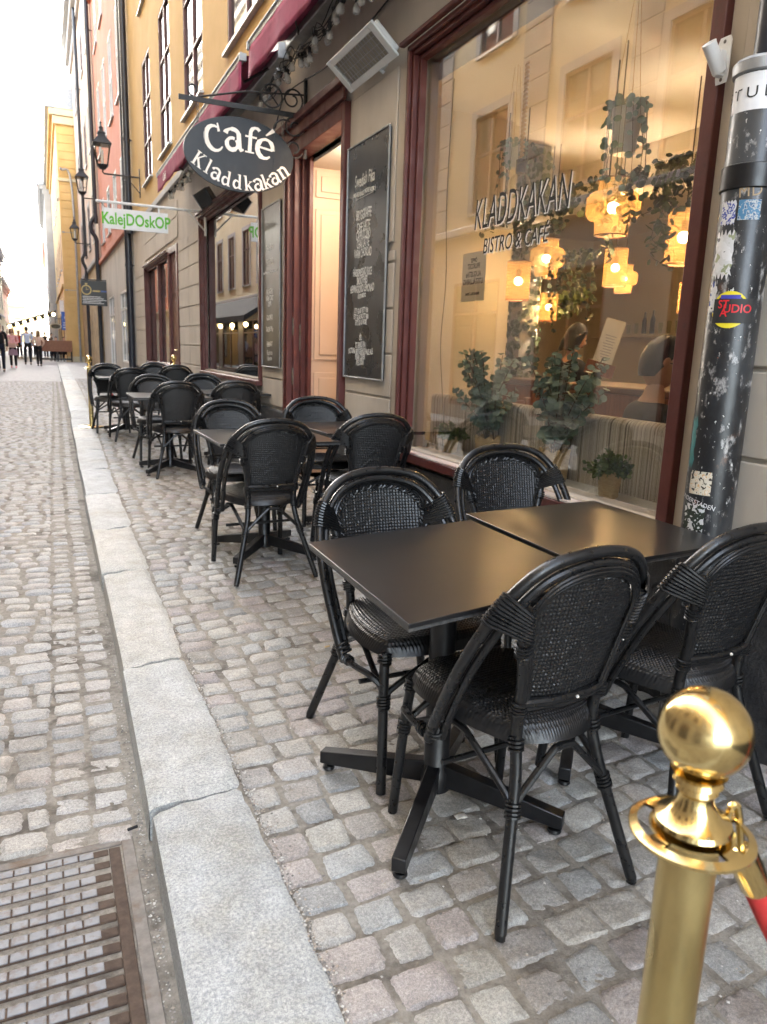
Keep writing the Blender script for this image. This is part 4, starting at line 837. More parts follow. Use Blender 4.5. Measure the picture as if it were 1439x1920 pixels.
# ---------------------------------------------------------------- street lanterns
def lantern_proto(loc, arm, label, lit=False):
    t = thing('street_lamp', label, 'street lamp', loc, 0, 'black street lanterns on the right hand facades'); q4 = PI/4
    def fr(prof, b): b.lathe(prof, 4, RZ(q4))
    b = MB(); fr([(.02, 0), (.075, .01), (.125, .05), (.135, .07)], b); fr([(.16, .07), (.17, .085), (.15, .10)], b)
    for i in range(4):
        a = q4+i*PI/2; b.tube([(.145*math.cos(a), .145*math.sin(a), .09), (.235*math.cos(a), .235*math.sin(a), .50)], .011, 5)
    b.build('frame', M['iron'], t, smooth=20)
    b = MB(); fr([(.27, .50), (.275, .52), (.20, .585), (.11, .67), (.10, .72), (.12, .735), (.06, .78), (.05, .83), (.065, .845), (.02, .88), (.015, .93), (.028, .945), (1e-5, .99)], b); fr([(.27, .50), (.2, .50)], b); b.build('roof', M['iron'], t, smooth=20)
    b = MB(); b.lathe([(.140, .095), (.228, .495)], 4, RZ(q4)); b.build('glazing', M['clearglass'], t, smooth=0)
    b = MB(); b.lathe([(.012, .09), (.03, .1), (.03, .2), (.024, .22)], 10); b.lathe([(.028, .22), (.028, .38), (.015, .41), (1e-5, .415)], 10); b.build('lamp', M['whitepaint'], t)
    b = MB(); b.tube([(0, 0, .02), (0, 0, -.05), (.03, 0, -.08), (arm, 0, -.08)], .018, 8)
    b.tube([(arm-.3, 0, -.09), (arm-.2, 0, -.2), (arm, 0, -.42)], .010, 6); scroll(b, arm-.34, -.15, .06, .03, 60, -1.1, .008); b.box(arm-.02, arm, -.02, .02, -.5, .1); b.build('bracket', M['iron'], t)
    return t
la = ony(193, 318, 18.6); lamp0 = lantern_proto((la.x, 18.6, la.z), WX-la.x, 'nearest black street lantern, highest, hanging before the two dark downpipes')
for (px, py, Y, lb) in ((155, 366, 26.5, 'second black street lantern from the camera, before the red house'), (141, 452, 36, 'third street lantern, above the dark clock sign'), (132, 522, 52, 'small distant lantern on the projecting yellow house'), (112, 518, 62, 'faint most distant lantern at the street end')):
    p = ony(px, py, Y); dup(lamp0, (p.x, Y, p.z), 0, lb)
# ---------------------------------------------------------------- farther signs
SGY = 29.; c = ony(178, 550, SGY); t = thing('shop_sign', 'dark grey board with golden pocket watch emblem and white lines of small text', 'sign', tuple(c)); hw = .44; hh = .42
b = MB(); b.box(-hw, hw, -.02, .02, -hh, hh); b.build('board', pm('slate_board', (.05, .055, .055), rough=.5), t)
b = MB(); b.add(*(lambda n: ([(x, -.022, z) for x, z in [(-.27+r_*math.cos(2*PI*i/n), .1+r_*math.sin(2*PI*i/n)) for r_ in (.17, .13) for i in range(n)]], [(i, (i+1) % n, n+(i+1) % n, n+i) for i in range(n)]))(28)); b.box(-.31, -.23, -.024, -.021, .28, .33); b.tube([(-.27, -.024, .19), (-.27, -.024, .1), (-.2, -.024, .13)], .012, 4); b.box(-.06, .18, -.024, -.021, .05, .1); b.build('emblem', pm('gold_paint', (.5, .38, .14), rough=.4), t)
b = MB()
for i in range(5): b.box(-.4, .2+.18*((i*7) % 3)/2, -.024, -.021, -.13-i*.055, -.11-i*.055)
b.build('small_print', M['whitepaint'], t); b = MB(); b.box(.2, .42, -.024, -.021, .05, .1); b.build('blue_word', pm('blue_paint', (.08, .13, .35)), t)
b = MB(); b.tube([(-hw, 0, hh+.03), (WX-c.x, 0, hh+.03)], .02, 6); b.build('bracket', M['iron'], t)
c = ony(134, 577, 47.5); t = thing('shop_sign', 'square white sign with a faint logo under a lit lamp, far down the street', 'sign', tuple(c)); b = MB(); b.box(-.6, .6, -.03, .03, -.38, .38); b.build('board', M['whitepaint'], t); b = MB(); b.box(-.4, .4, -.035, -.031, -.2, -.17); b.build('small_print', M['greytrim'], t); b = MB(); b.tube([(.6, 0, .42), (-.1, 0, .45), (-.1, -.3, .5)], .03, 6); b.build('bracket', M['iron'], t)
b = MB(); b.sphere((-.1, -.3, .42), .11, 8); b.build('lamp', emis('warm_lamp_far', (1, .7, .3), 3.), t)
c = ony(126, 602, 46.5); t = thing('road_sign', 'blue and white accessible parking sign on a leaning grey post', 'road sign', (c.x, 46.5, gz(46))); z = c.z-gz(46)
b = MB(); b.tube([(.55, 0, 0), (.1, 0, z+.5)], .035, 8); b.build('post', M['metal'], t)
b = MB(); b.box(-.28, .22, -.05, -.03, z-.5, z+.05); b.box(-.28, .22, -.05, -.03, z+.06, z+.5); b.build('plate', pm('blue_sign', (.04, .12, .45), rough=.5), t)
b = MB(); b.sphere((-.02, -.055, z+.38), .04, 6); b.tube([(-.02, -.055, z+.32), (-.02, -.055, z+.2), (.08, -.055, z+.2), (.12, -.055, z+.1)], .022, 6); b.tube([(-.02+.1*math.cos(a), -.055, z+.19+.09*math.sin(a)) for a in np.linspace(2, 5.8, 9)], .014, 6)
for k in range(3): b.box(-.2, .14, -.055, -.051, z-.12-k*.13, z-.08-k*.13)
b.build('symbol', M['whitepaint'], t)
c = ony(105, 612, 55); t = thing('shop_sign', 'small oval sign with pale rim beyond the accessible parking sign', 'sign', tuple(c)); b = MB(); b.prism([(.36*math.cos(2*PI*i/28), .2*math.sin(2*PI*i/28)) for i in range(28)], -.02, .02, MYf(0, 0, 0)); b.build('board', M['greytrim'], t); b = MB(); b.prism([(.29*math.cos(2*PI*i/28), .14*math.sin(2*PI*i/28)) for i in range(28)], .021, .026, MYf(0, 0, 0)); b.build('face', M['signblack'], t); b = MB(); b.tube([(0, 0, .2), (0, 0, .5), (.6, 0, .5)], .02, 6); b.build('bracket', M['iron'], t)
# far terrace: planter screen, awning with lights
t = thing('terrace_screen', 'brown wooden terrace planter screen on a dark frame before the yellow house', 'planter', (.72, 45.2, gz(40))); b = MB(); b.box(-.95, .75, -.2, .2, .55, 1.15); b.build('planter_box', M['wood'], t, bevel=.02); b = MB()
for x in (-.9, 0, .7): b.box(x-.04, x+.04, -.15, .15, .02, .55)
b.box(-.9, .7, -.1, .1, .1, .2); b.build('stand', M['iron'], t)
t = thing('awning', 'dark sloping awning with warm lights over the distant terrace', 'awning', (0.6, 58, 2.6)); b = MB(); b.add([(-2.6, -5, -.45), (-2.6, 5, -.45), (.3, 5, .55), (.3, -5, .55), (-2.6, -5, -.5), (-2.6, 5, -.5), (.3, 5, .5), (.3, -5, .5)], [(0, 1, 2, 3), (7, 6, 5, 4), (0, 4, 5, 1), (1, 5, 6, 2), (2, 6, 7, 3), (3, 7, 4, 0)]); b.build('canopy', M['blackcloth'], t)
for i in range(7): b = MB(); b.sphere((-2.4+i*.42, -5, -.55+i*.14), .1, 6); b.build('lamp', emis('terrace_lamp', (1, .72, .3), 2.5) if i == 0 else bpy.data.materials['terrace_lamp'], t)
for (px, py, Y) in ((119, 600, 50),):
    pass
# restaurant across the street, seen mirrored in the second shop window
t = thing('awning', 'black restaurant awning with warm lamps across the street, mirrored in the second shop window', 'awning', (OX, 33, 3.1)); b = MB(); b.add([(1.5, -7.5, -.75), (1.5, 7.5, -.75), (.05, 7.5, .15), (.05, -7.5, .15), (1.5, -7.5, -.95), (1.5, 7.5, -.95), (.05, 7.5, .1), (.05, -7.5, .1)], [(3, 2, 1, 0), (4, 5, 6, 7), (1, 5, 4, 0), (2, 6, 5, 1), (3, 7, 6, 2), (0, 4, 7, 3)]); b.build('canopy', M['blackcloth'], t)
for i in range(6): b = MB(); b.sphere((.5, -6+i*2.3, -.95), .09, 6); b.build('lamp', bpy.data.materials['terrace_lamp'], t)

# ================================================================ CHAIRS
def coil(b, p0, p1, r, turns, wr=.0042, n=10):
    p0 = Vector(p0); p1 = Vector(p1); d = (p1-p0).normalized(); u = d.orthogonal().normalized(); v = d.cross(u); k = int(turns*n)
    b.tube([p0.lerp(p1, i/k)+u*r*math.cos(2*PI*i/n)+v*r*math.sin(2*PI*i/n) for i in range(k+1)], wr, 5)
def weave_h(x, z, c, amp):
    a = np.floor(x/c); q_ = np.floor(z/c); par = (a+q_) % 2
    hz = np.sqrt(np.abs(np.sin(PI*z/c)))*(.45+.55*np.cos(PI*((x/c) % 1-.5)))*par+np.sqrt(np.abs(np.sin(PI*x/c)))*(.45+.55*np.cos(PI*((z/c) % 1-.5)))*(1-par)
    return amp*hz
UP = [(.225, -.27, .012), (.180, -.227, .18), (.139, -.188, .34), (.128, -.167, .45), (.138, -.186, .58), (.168, -.212, .70), (.182, -.232, .785)]
HO = [(.240, .045, .355), (.249, .0, .44), (.256, -.08, .585), (.247, -.15, .705), (.213, -.205, .805), (.135, -.241, .878), (0, -.255, .902)]
HI = [(.217, .018, .365), (.224, -.022, .445), (.231, -.098, .585), (.222, -.163, .695), (.191, -.211, .783), (.121, -.242, .850), (0, -.256, .8755)]
def mir(P): return P+[(-x, y, z) for x, y, z in P[-2::-1]]
def py_(z): return -.163-(z-.45)*.205
def pw(z): return .116+.042*max(0, min(1, (z-.53)/.215))
def make_chair(label):
    t = thing('bistro_chair', label, 'chair', (0, 0, 0), 0, 'black woven bistro chairs')
    # woven seat
    n = 150; u = np.linspace(-1, 1, n); U, V = np.meshgrid(u, u, indexing='ij'); sx_ = np.sqrt(1-.42*V*V); sy_ = np.sqrt(1-.42*U*U); Y = .030+.222*V*sy_/np.sqrt(.79); hw = .190+.028*V; X = hw*U*sx_/np.sqrt(.79)
    e = np.maximum(np.abs(U), np.abs(V)); Z = .482-.010*(U*U+V*V)-.042*np.clip((e-.80)/.2, 0, 1)**2.2; Z = Z+weave_h(U*.235+10, V*.245+10, .0125, .0058)*(e < .985)
    b = MB(); b.grid(np.flip(np.dstack([X, Y, Z]), 1)); b.build('seat', M['weave'], t, smooth=60)
    # woven back panel
    nx, nz = 108, 122; u = np.linspace(-1, 1, nx); v = np.linspace(0, 1, nz); U, V = np.meshgrid(u, v, indexing='ij'); ZT = .748+.100*(np.clip(1-np.abs(U)**2.3*.99, 0, 1))**.5; Z = .538+(ZT-.538)*V; X = U*(.116+.042*np.clip((Z-.53)/.215, 0, 1))
    Y = -.163-(Z-.45)*.205-.020*(1-U*U)+.006; Y = Y-weave_h(X+10, Z+10, .0108, .0046)
    b = MB(); b.grid(np.dstack([X, Y, Z])); b.build('backrest', M['weave'], t, smooth=60)
    # border: three cane strands behind, plaited trim in front
    def brd(o, dy):
        P = []
        for z in np.linspace(.53, .748, 8): P.append((pw(z)+o, py_(z)+dy, z))
        for a in np.linspace(8, 172, 19): ca, sa = math.cos(R(a)), math.sin(R(a)); P.append(((pw(.77)+o)*math.copysign(abs(ca)**.87, ca), py_(.748+.1*sa)-.020*sa**2+dy, .748+(.100+o)*sa))
        for z in np.linspace(.748, .53, 8): P.append((-pw(z)-o, py_(z)+dy, z))
        return P
    b = MB()
    for o_, dy in ((.002, -.006), (.010, -.008), (.018, -.006)): b.tube(brd(o_, dy), .0052, 7)
    b.tube([(-.130, py_(.53)-.004, .531), (-.06, py_(.53)-.02, .531), (.06, py_(.53)-.02, .531), (.130, py_(.53)-.004, .531)], .0125, 10); b.tube([(-.13, py_(.51)-.004, .513), (0, py_(.51)-.018, .510), (.13, py_(.51)-.004, .513)], .006, 8)
    bf = b.build('back_frame', M['plastic'], t)
    b = MB(); P = smoothpath(brd(-.004, .008), 5); Ls = 0; pa = []; pb = []
    for i, p in enumerate(P):
        if i: Ls += (P[i]-P[i-1]).length
        c, s_ = math.cos(Ls*2*PI/.026), math.sin(Ls*2*PI/.026); rd = (Vector((p.x, 0, p.z))-Vector((0, 0, .68))).normalized()
        pa.append(p+rd*.0055*s_+Vector((0, .0035*c, 0))); pb.append(p-rd*.0055*s_-Vector((0, .0035*c, 0)))
    b.tube(pa, .0036, 5); b.tube(pb, .0036, 5); b.build('plaited_trim', M['plastic'], t)
    b = MB(); b.tube(smoothpath(mir(HO), 7), .0145, 12); b.tube(smoothpath(mir(HI), 7), .0115, 10)
    for s_ in (-1, 1): b.sphere((s_*.240, .045, .355), .0146, 8)
    b.build('hoop', M['plastic'], t)
    for s_ in (-1, 1):
        b = MB(); b.tube(smoothpath([(x*s_, y, z) for x, y, z in UP], 5), .0150, 12); b.tube([(s_*.2265, -.2713, 0), (s_*.225, -.27, .014)], .0135, 10); b.build('leg', M['plastic'], t)
        b = MB(); b.tube(smoothpath([(s_*.207, .262, .0), (s_*.200, .245, .18), (s_*.193, .228, .34), (s_*.186, .216, .435)], 5), .0148, 12); b.build('leg', M['plastic'], t)
    b = MB(); k = 40; ring = []
    for i in range(k):
        a = 2*PI*i/k; cu, su = math.cos(a), math.sin(a); y = .024+.203*math.copysign(abs(su)**.75, su); ring.append(((.178+.026*su)*math.copysign(abs(cu)**.75, cu), y, .428))
    b.tube(ring, .0145, 10, closed=True)
    for s_ in (-1, 1):
        b.tube(smoothpath([(s_*.199, .225, .335), (s_*.224, .195, .362), (s_*.240, .13, .366), (s_*.240, .045, .362)], 6), .010, 8)
    b.build('seat_frame', M['plastic'], t)
    b = MB()
    def brace(A, B, zk=.285, zt=.405, r=.0095):
        A = Vector(A); B = Vector(B); b.tube(smoothpath([A.lerp(B, f)*1+Vector((0, 0, zz-A.lerp(B, f).z)) for f, zz in ((0, zk), (.05, zk+.02), (.36, zt-.012), (.43, zt), (.57, zt), (.64, zt-.012), (.95, zk+.02), (1, zk))], 5), r, 8)
    brace((.148, -.203, .28), (-.148, -.203, .28)); brace((.158, -.19, .28), (.190, .225, .28), .29, .395); brace((-.158, -.19, .28), (-.190, .225, .28), .29, .395); brace((.183, .228, .3), (-.183, .228, .3), .30, .4)
    b.tube([(.188, .05, .27), (-.188, .05, .27)], .0085, 8)
    b.build('stretcher', M['plastic'], t)
    b = MB()
    for s_ in (-1, 1):
        coil(b, (s_*.160, -.209, .255), (s_*.150, -.199, .295), .0175, 4.5); coil(b, (s_*.1965, .237, .265), (s_*.1945, .232, .305), .0175, 4.5)
        coil(b, (s_*.131, -.173, .405), (s_*.1285, -.168, .44), .0175, 3.5); coil(b, (s_*.1315, -.173, .50), (s_*.134, -.178, .535), .0172, 4); coil(b, (s_*.189, .220, .40), (s_*.186, .216, .432), .018, 3.5)
        coil(b, (s_*.240, .06, .364), (s_*.240, .09, .366), .014, 3)
        ho = smoothpath(HO, 12); 
        for k in range(9):
            f = k/8; i0 = int(len(ho)*(.560+.105*f)); H_ = ho[i0]; z = .710+.066*f; U_ = Vector((.171+.16*(z-.71), py_(z)-.002, z)); H_ = Vector((H_.x*s_, H_.y, H_.z)); U_ = Vector((U_.x*s_, U_.y, U_.z))
            d = (H_-U_).normalized(); nn = Vector((0, 1, .2)); nn = (nn-d*nn.dot(d)).normalized(); r_ = .018; P = []
            for a in np.linspace(-PI/2, PI/2, 6): P.append(H_+d*r_*math.cos(a)+nn*r_*math.sin(a))
            for a in np.linspace(PI/2, 3*PI/2, 6): P.append(U_+d*r_*math.cos(a)+nn*r_*math.sin(a))
            b.tube(P, .0046, 6, closed=True)
        coil(b, (s_*.160, -.203, .66), (s_*.167, -.211, .695), .0182, 4)
        coil(b, (s_*.238, .018, .40), (s_*.232, .035, .37), .021, 2.5)
    b.build('binding', M['plastic'], t)
    b = MB(); b.sphere((.02, py_(.53)-.034, .533), .0045, 6); b.sphere((.155, -.219, .66), .0042, 6); b.build('screw_cap', M['paper'], bf)
    return t
chair0 = make_chair('black woven bistro chair nearest the camera, seen from behind at the near table')
def chair(x, y, rz, label, first=False, sx=1.):
    loc = (x, y, gz(y)+.004); rz += 0
    if first: chair0.location = loc; chair0.rotation_euler = (0, 0, R(rz)); chair0.scale = (sx, 1, 1); return chair0
    return dup(chair0, loc, R(rz), label, scale=(sx, 1, 1))
chair(1.075, 1.505, 5, '', True, .94)
chair(1.645, 1.565, 6, 'black woven bistro chair beside the near one, partly behind the brass post ball', sx=.97)
chair(1.065, 2.11, 183, 'black woven bistro chair facing us across the near left table', sx=1.06)
chair(1.88, 2.60, 178, 'black woven bistro chair facing us below the middle window plant', sx=1.12)
chair(1.11, 4.16, 4, 'black woven bistro chair seen from behind at the middle street side table', sx=1.04)
chair(1.84, 4.42, 2, 'black woven bistro chair seen from behind beside the left corner of the big window', sx=1.10)
chair(1.15, 4.96, 179, 'black woven bistro chair facing us at the middle street side table')
chair(1.90, 5.3, 178, 'black woven bistro chair facing us in front of the open cafe door', sx=1.10)
chair(1.12, 7.42, 3, 'black woven bistro chair seen from behind at the third row, street side')
chair(1.74, 7.65, -2, 'black woven bistro chair seen from behind at the third row, below the brown menu board')
chair(1.06, 8.2, 180, 'black woven bistro chair facing us at the third row, street side')
chair(1.66, 8.6, 178, 'black woven bistro chair facing us at the third row, wall side')
chair(.96, 10.05, 5, 'black woven bistro chair seen from behind near the far brass post and red rope')
chair(1.72, 11.3, 0, 'black woven bistro chair seen from behind, wall side of the farthest tables')
chair(.80, 10.9, 182, 'farthest street side bistro chair, facing us, red rope passing behind it')
chair(1.52, 11.7, 178, 'farthest wall side bistro chair, facing us before the second shop window')
# ================================================================ TABLES
def make_table(label, corners=None):
    t = thing('cafe_table', label, 'table', (0, 0, 0), 0, 'square black cafe tables'); c = corners or [(-.36, -.375), (.36, -.375), (.36, .375), (-.36, .375)]
    b = MB(); b.prism(c, .7385, .75); o = b.build('tabletop', M['tabletop'], t, bevel=.0015)
    k = .992; b = MB(); b.prism([(x*k, y*k) for x, y in c], .7300, .7383); b.build('edge_band', M['tableedge'], t)
    b = MB(); b.lathe([(.045, .04), (.045, .10), (.038, .11), (.038, .70), (.05, .705), (.05, .725)], 24); b.box(-.13, .13, -.02, .02, .712, .729); b.box(-.02, .02, -.13, .13, .705, .7115); b.build('column', M['blackmetal'], t)
    for i, a in enumerate((48, 132, 228, 312)):
        b = MB(); m = RZ(R(a)); s_ = [(.03, .125), (.03, .055), (.36, .022), (.385, .022), (.385, .062)]
        v = [(x, y, z) for y in (-.019, .019) for x, z in s_]; n = 5; b.add(v, [tuple(range(n)), tuple(range(2*n-1, n-1, -1))]+[(i_, n+i_, n+(i_+1) % n, (i_+1) % n) for i_ in range(n)], M=m)
        lg = b.build('foot', M['blackmetal'], t, bevel=.003); b = MB(); b.lathe([(.018, .0), (.02, .004), (.018, .012), (.006, .014), (.006, .024)], 14, m @ TR((.362, 0, 0))); b.build('levelling_pad', M['blackmetal'], lg)
    return t
table0 = make_table('square black table in the third row, street side')
def table(x, y, rz, label): return dup(table0, (x, y, gz(y)+.003), R(rz), label)
table0.location = (1.10, 7.62, gz(7.6)+.003)
table(1.86, 8.15, 0, 'square black table in the third row, wall side'); table(1.22, 4.50, 1, 'square black table between the middle street side chairs'); table(1.98, 4.88, 2, 'square black table in front of the cafe door')
table(.98, 10.75, 0, 'farthest street side black table near the far brass post'); table(1.78, 11.75, 0, 'farthest wall side black table')
def tbl_px(label, px, zt=.75):
    P = [ong(x, y, zt) for x, y in px]; c = sum(P, Vector())/4; c.z = 0
    return c, [((p-c).x, (p-c).y) for p in P]
# the two nearest tops (corner order: near left, near right, far right, far left)
def skew(P, f=.62):      # pull the measured corners part of the way to a true rectangle
    P = [Vector((*p, 0)) for p in P]; u = ((P[1]-P[0])+(P[2]-P[3]))/2; v = ((P[3]-P[0])+(P[2]-P[1]))/2; a = math.atan2(u.y, u.x); b_ = math.atan2(v.y, v.x)-PI/2; m = (a+b_)/2
    U = Vector((math.cos(m), math.sin(m), 0))*u.length; W = Vector((-math.sin(m), math.cos(m), 0))*v.length; u2 = u.lerp(U, f); v2 = v.lerp(W, f); return [tuple((s*u2/2+r*v2/2)[:2]) for s, r in ((-1, -1), (1, -1), (1, 1), (-1, 1))]
A = ong(756, 1190, .75); B_ = ong(608, 1020, .75); C_ = ong(887, 969, .75); D_ = A+(C_-B_)
c1 = (A+B_+C_+D_)/4; P1 = [(p.x-c1.x, p.y-c1.y) for p in (A, D_, C_, B_)]
print('TABLE1', c1, P1); P1 = skew(P1, .45)
t = make_table('near left square black table, cobbles showing to its left', P1); t.location = (c1.x, c1.y, gz(c1.y)+.003)
B2 = ong(890, 966, .75); C2 = ong(1115, 937, .75); D2 = ong(1353, 1022, .75); A2 = B2+(D2-C2)
c2 = (A2+B2+C2+D2)/4; P2_ = [(p.x-c2.x, p.y-c2.y) for p in (A2, D2, C2, B2)]; print('TABLE2', c2, P2_); P2_ = skew(P2_, .45)
t = make_table('near right square black table by the window, glowing orange with reflected light', P2_); t.location = (c2.x, c2.y, gz(c2.y)+.007)
# ================================================================ ROPE BARRIERS
def stanchion(loc, label, rz=0):
    t = thing('rope_post', label, 'rope post', loc, rz, 'brass rope barrier posts'); z0 = .955
    b = MB(); b.sphere((0, 0, z0), .050, 28); b.build('ball', M['brass'], t)
    b = MB(); b.lathe([(.030, z0-.047), (.024, z0-.054), (.027, z0-.059), (.020, z0-.064), (.023, z0-.069), (.018, z0-.075), (.020, z0-.085), (.030, z0-.100), (.041, z0-.106), (.043, z0-.111), (.036, z0-.113)], 36); b.build('neck', M['brass'], t)
    b = MB(); n = 48; zr = z0-.118; rp = []
    # flange with four kidney slots
    V = []; F = []
    for i in range(n):
        a = 2*PI*i/n
        for r in (.034, .046, .059, .068):
            for dz in (0, .004): V.append((r*math.cos(a), r*math.sin(a), zr-dz-(.004 if r > .067 else 0)))
    for i in range(n):
        j = (i+1) % n; A_, B0 = i*8, j*8; slot = (i % 12) not in (0, 1, 11)
        for k in range(3):
            if k == 1 and slot: F += [(A_+2, A_+3, B0+3, B0+2), (A_+4, B0+4, B0+5, A_+5)]; continue
            F += [(A_+2*k, A_+2*k+2, B0+2*k+2, B0+2*k), (A_+2*k+1, B0+2*k+1, B0+2*k+3, A_+2*k+3)]
        F += [(A_+6, A_+7, B0+7, B0+6), (A_, B0, B0+1, A_+1)]
    b.add(V, F); b.build('flange', M['brass'], t)
    b = MB(); b.lathe([(.0315, .02), (.0315, zr-.006), (.033, zr-.006), (.033, zr-.004)], 40); b.build('post', M['brass2'], t)
    b = MB(); b.lathe([(.17, 0), (.175, .006), (.172, .016), (.15, .021), (.05, .026), (.046, .04), (.033, .042)], 48); b.build('base', M['brass'], t)
    return t
k = .71; P0 = Vector((0, 0, CH))+(ony(1322, 1372, .75)-Vector((0, 0, CH)))*k
print('STANCHION', P0)
sn = stanchion((P0.x, P0.y, P0.z-.955), 'brass rope post nearest the camera, its ball in front of the chairs')
fp = ong(173, 801); stanchion((fp.x, fp.y, gz(fp.y)), 'far brass rope post standing on the kerb edge beyond the chairs')
stanchion((1.98, 13.0, gz(13)), 'brass rope post close to the facade beyond the farthest chairs, seen in the window')
stanchion((1.55, .22, 0), 'brass rope post by the wall at the near end, outside the view')['label'] = 'brass rope post by the wall at the near right end of the terrace'
def rope(a, c, sag, label):
    t = thing('barrier_rope', label, 'rope', tuple(a), 0, 'red barrier ropes'); d = Vector(c)-Vector(a); P = [d*u+Vector((0, 0, -sag*4*u*(1-u))) for u in np.linspace(.04, .96, 26)]
    b = MB(); b.tube(P, .016, 14); b.build('rope', M['rope'], t)
    for e, s_ in ((0, 1), (25, -1)):
        p = P[e]; q_ = P[e+s_*1]; dr = (q_-p).normalized(); b = MB(); b.tube([p-dr*.035, p-dr*.03, p+dr*.02, p+dr*.024], [.009, .0185, .0185, .017], 16)
        hk = p-dr*.04; end = Vector((0, 0, .0)) if e == 0 else d; b.tube(smoothpath([hk+dr*.01, hk+Vector((0, 0, .018)), hk.lerp(end, .5)+Vector((0, 0, .034)), end+Vector((0, 0, .012)), end+Vector((0, 0, -.018))], 5), .0045, 8); b.build('end_fitting', M['brass'], t)
    return t
rope((P0.x+.052, P0.y-.005, P0.z-.118), (1.50, .22, .837), .46, 'red padded rope hooked to the near brass post, leading off right')
rope((fp.x+.052, fp.y, gz(fp.y)+.837), (1.98-.052, 13., gz(13)+.837), .62, 'red rope sagging from the far brass post behind the farthest chairs')

# ================================================================ INSIDE THE CAFE
def lampshade_mat(name, ribs):
    q = N(name); tc = q.n('TexCoord'); wv = q.n('TexWave', wave_type='BANDS', bands_direction='Z' if ribs else 'DIAGONAL'); wv.inputs['Scale'].default_value = 30 if ribs else 45; wv.inputs['Distortion'].default_value = .3 if ribs else 2.; q.l(tc.outputs['Object'], wv.inputs['Vector'])
    rp = q.n('ValToRGB'); rp.color_ramp.elements[0].color = (.10, .03, .003, 1); rp.color_ramp.elements[1].color = (.24, .09, .014, 1); q.l(wv.outputs['Fac'], rp.inputs[0])
    q.l(rp.outputs[0], q.b.inputs['Base Color']); r2 = q.n('ValToRGB'); r2.color_ramp.elements[0].color = (.35, .11, .01, 1); r2.color_ramp.elements[1].color = (1., .50, .12, 1); q.l(wv.outputs['Fac'], r2.inputs[0]); q.l(r2.outputs[0], q.b.inputs['Emission Color']); q.b.inputs['Emission Strength'].default_value = .13; q.b.inputs['Roughness'].default_value = .8
    tr = q.n('BsdfTransparent', i_Color=(1, .8, .5, 1)); mx = q.n('MixShader', i_Fac=.35); q.l(q.b.outputs[0], mx.inputs[1]); q.l(tr.outputs[0], mx.inputs[2]); q.l(mx.outputs[0], q.o.inputs[0]); return q.m
M['shadeA'] = lampshade_mat('ribbed_glowing_shade', True); M['shadeB'] = lampshade_mat('woven_glowing_shade', False); M['bulb'] = emis('glowing_bulb', (1, .78, .45), 9.)
def pendant(px, py, D, typ, h, label, E=7.):
    p = ond(px, py, D); t = thing('pendant_lamp', label, 'pendant lamp', tuple(p), 0, 'glowing straw pendant lamps'); b = MB()
    if typ == 'drum': r = h*.31; b.lathe([(r+(.0035 if i % 2 else -.0015), -h/2+h*i/30) for i in range(31)], 32)
    else: r = h*.50; b.lathe([(r*.62, -h*.5), (r*.66, -h*.22), (r*.9, -h*.2), (r, -h*.1), (r, h*.16), (r*.86, h*.25), (r*.62, h*.28), (r*.58, h*.5)], 32)
    b.f = [f for f in b.f if len(f) < 30]
    b.build('shade', M['shadeA' if typ == 'drum' else 'shadeB'], t)
    b = MB(); b.sphere((0, 0, -.0), h*.11, 10); b.build('bulb', M['bulb'], t)
    b = MB(); rr_ = r if typ == 'drum' else r*.62
    for z in (-h/2, h/2):
        b.tube([(rr_*math.cos(a), rr_*math.sin(a), z) for a in np.linspace(0, 2*PI, 25)[:-1]], .004, 5, closed=True)
    b.build('rim', M['wood'], t)
    b = MB(); b.tube([(0, 0, h*.1), (0, 0, 2.97-p.z)], .004, 5); b.lathe([(.02, h*.1), (.02, h*.3)], 10); b.build('cord', M['iron'], t)
    l = bpy.data.lights.new('lamp_light', 'POINT'); l.energy = E*2.3; l.color = (1, .76, .50); l.shadow_soft_size = h*.12; lo = bpy.data.objects.new('lamp_light', l); COL.objects.link(lo); lo.parent = t; lo.location = (0, 0, 0)
    return t
pendant(1282, 445, 5.2, 'drum', .32, 'glowing ribbed drum lamp nearest the right edge of the window, highest of the drums', 8)
pendant(1150, 390, 4.6, 'tier', .29, 'large two tier woven lamp behind the hanging round leaf plant', 8)
pendant(1025, 485, 6.6, 'tier', .30, 'two tier woven lamp under the word CAFÉ on the window')
pendant(1154, 502, 6.4, 'drum', .28, 'ribbed drum lamp in the middle, overlapping a two tier lamp')
pendant(1170, 523, 7.7, 'tier', .25, 'small two tier lamp half hidden behind the middle drum lamp')
pendant(972, 527, 5.6, 'drum', .26, 'ribbed drum lamp beside the dark ivy column, farthest left', 3.)
pendant(1029, 576, 6.5, 'drum', .22, 'smallest drum lamp above the dark haired woman')
pendant(1290, 558, 6.3, 'drum', .22, 'drum lamp half hidden by the right window frame')
# striped bench along the window
q = N('striped_upholstery'); tc = q.n('TexCoord'); mp = q.n('Mapping'); mp.inputs['Scale'].default_value = (0, 1, 0); q.l(tc.outputs['Object'], mp.inputs[0])
nz = q.n('TexNoise', i_Scale=38., i_Detail=3., i_Roughness=.9); nz.noise_dimensions = '3D'; q.l(mp.outputs[0], nz.inputs['Vector']); rp = q.n('ValToRGB'); rp.color_ramp.interpolation = 'CONSTANT'
els = [(0, (.10, .09, .085)), (.40, (.36, .31, .26)), (.44, (.72, .66, .56)), (.485, (.26, .22, .19)), (.51, (.80, .74, .64)), (.55, (.5, .44, .37)), (.585, (.82, .77, .68)), (.64, (.18, .16, .15)), (.67, (.64, .57, .48))]
rp.color_ramp.elements[0].color = c4(els[0][1]); rp.color_ramp.elements[1].position = els[1][0]; rp.color_ramp.elements[1].color = c4(els[1][1])
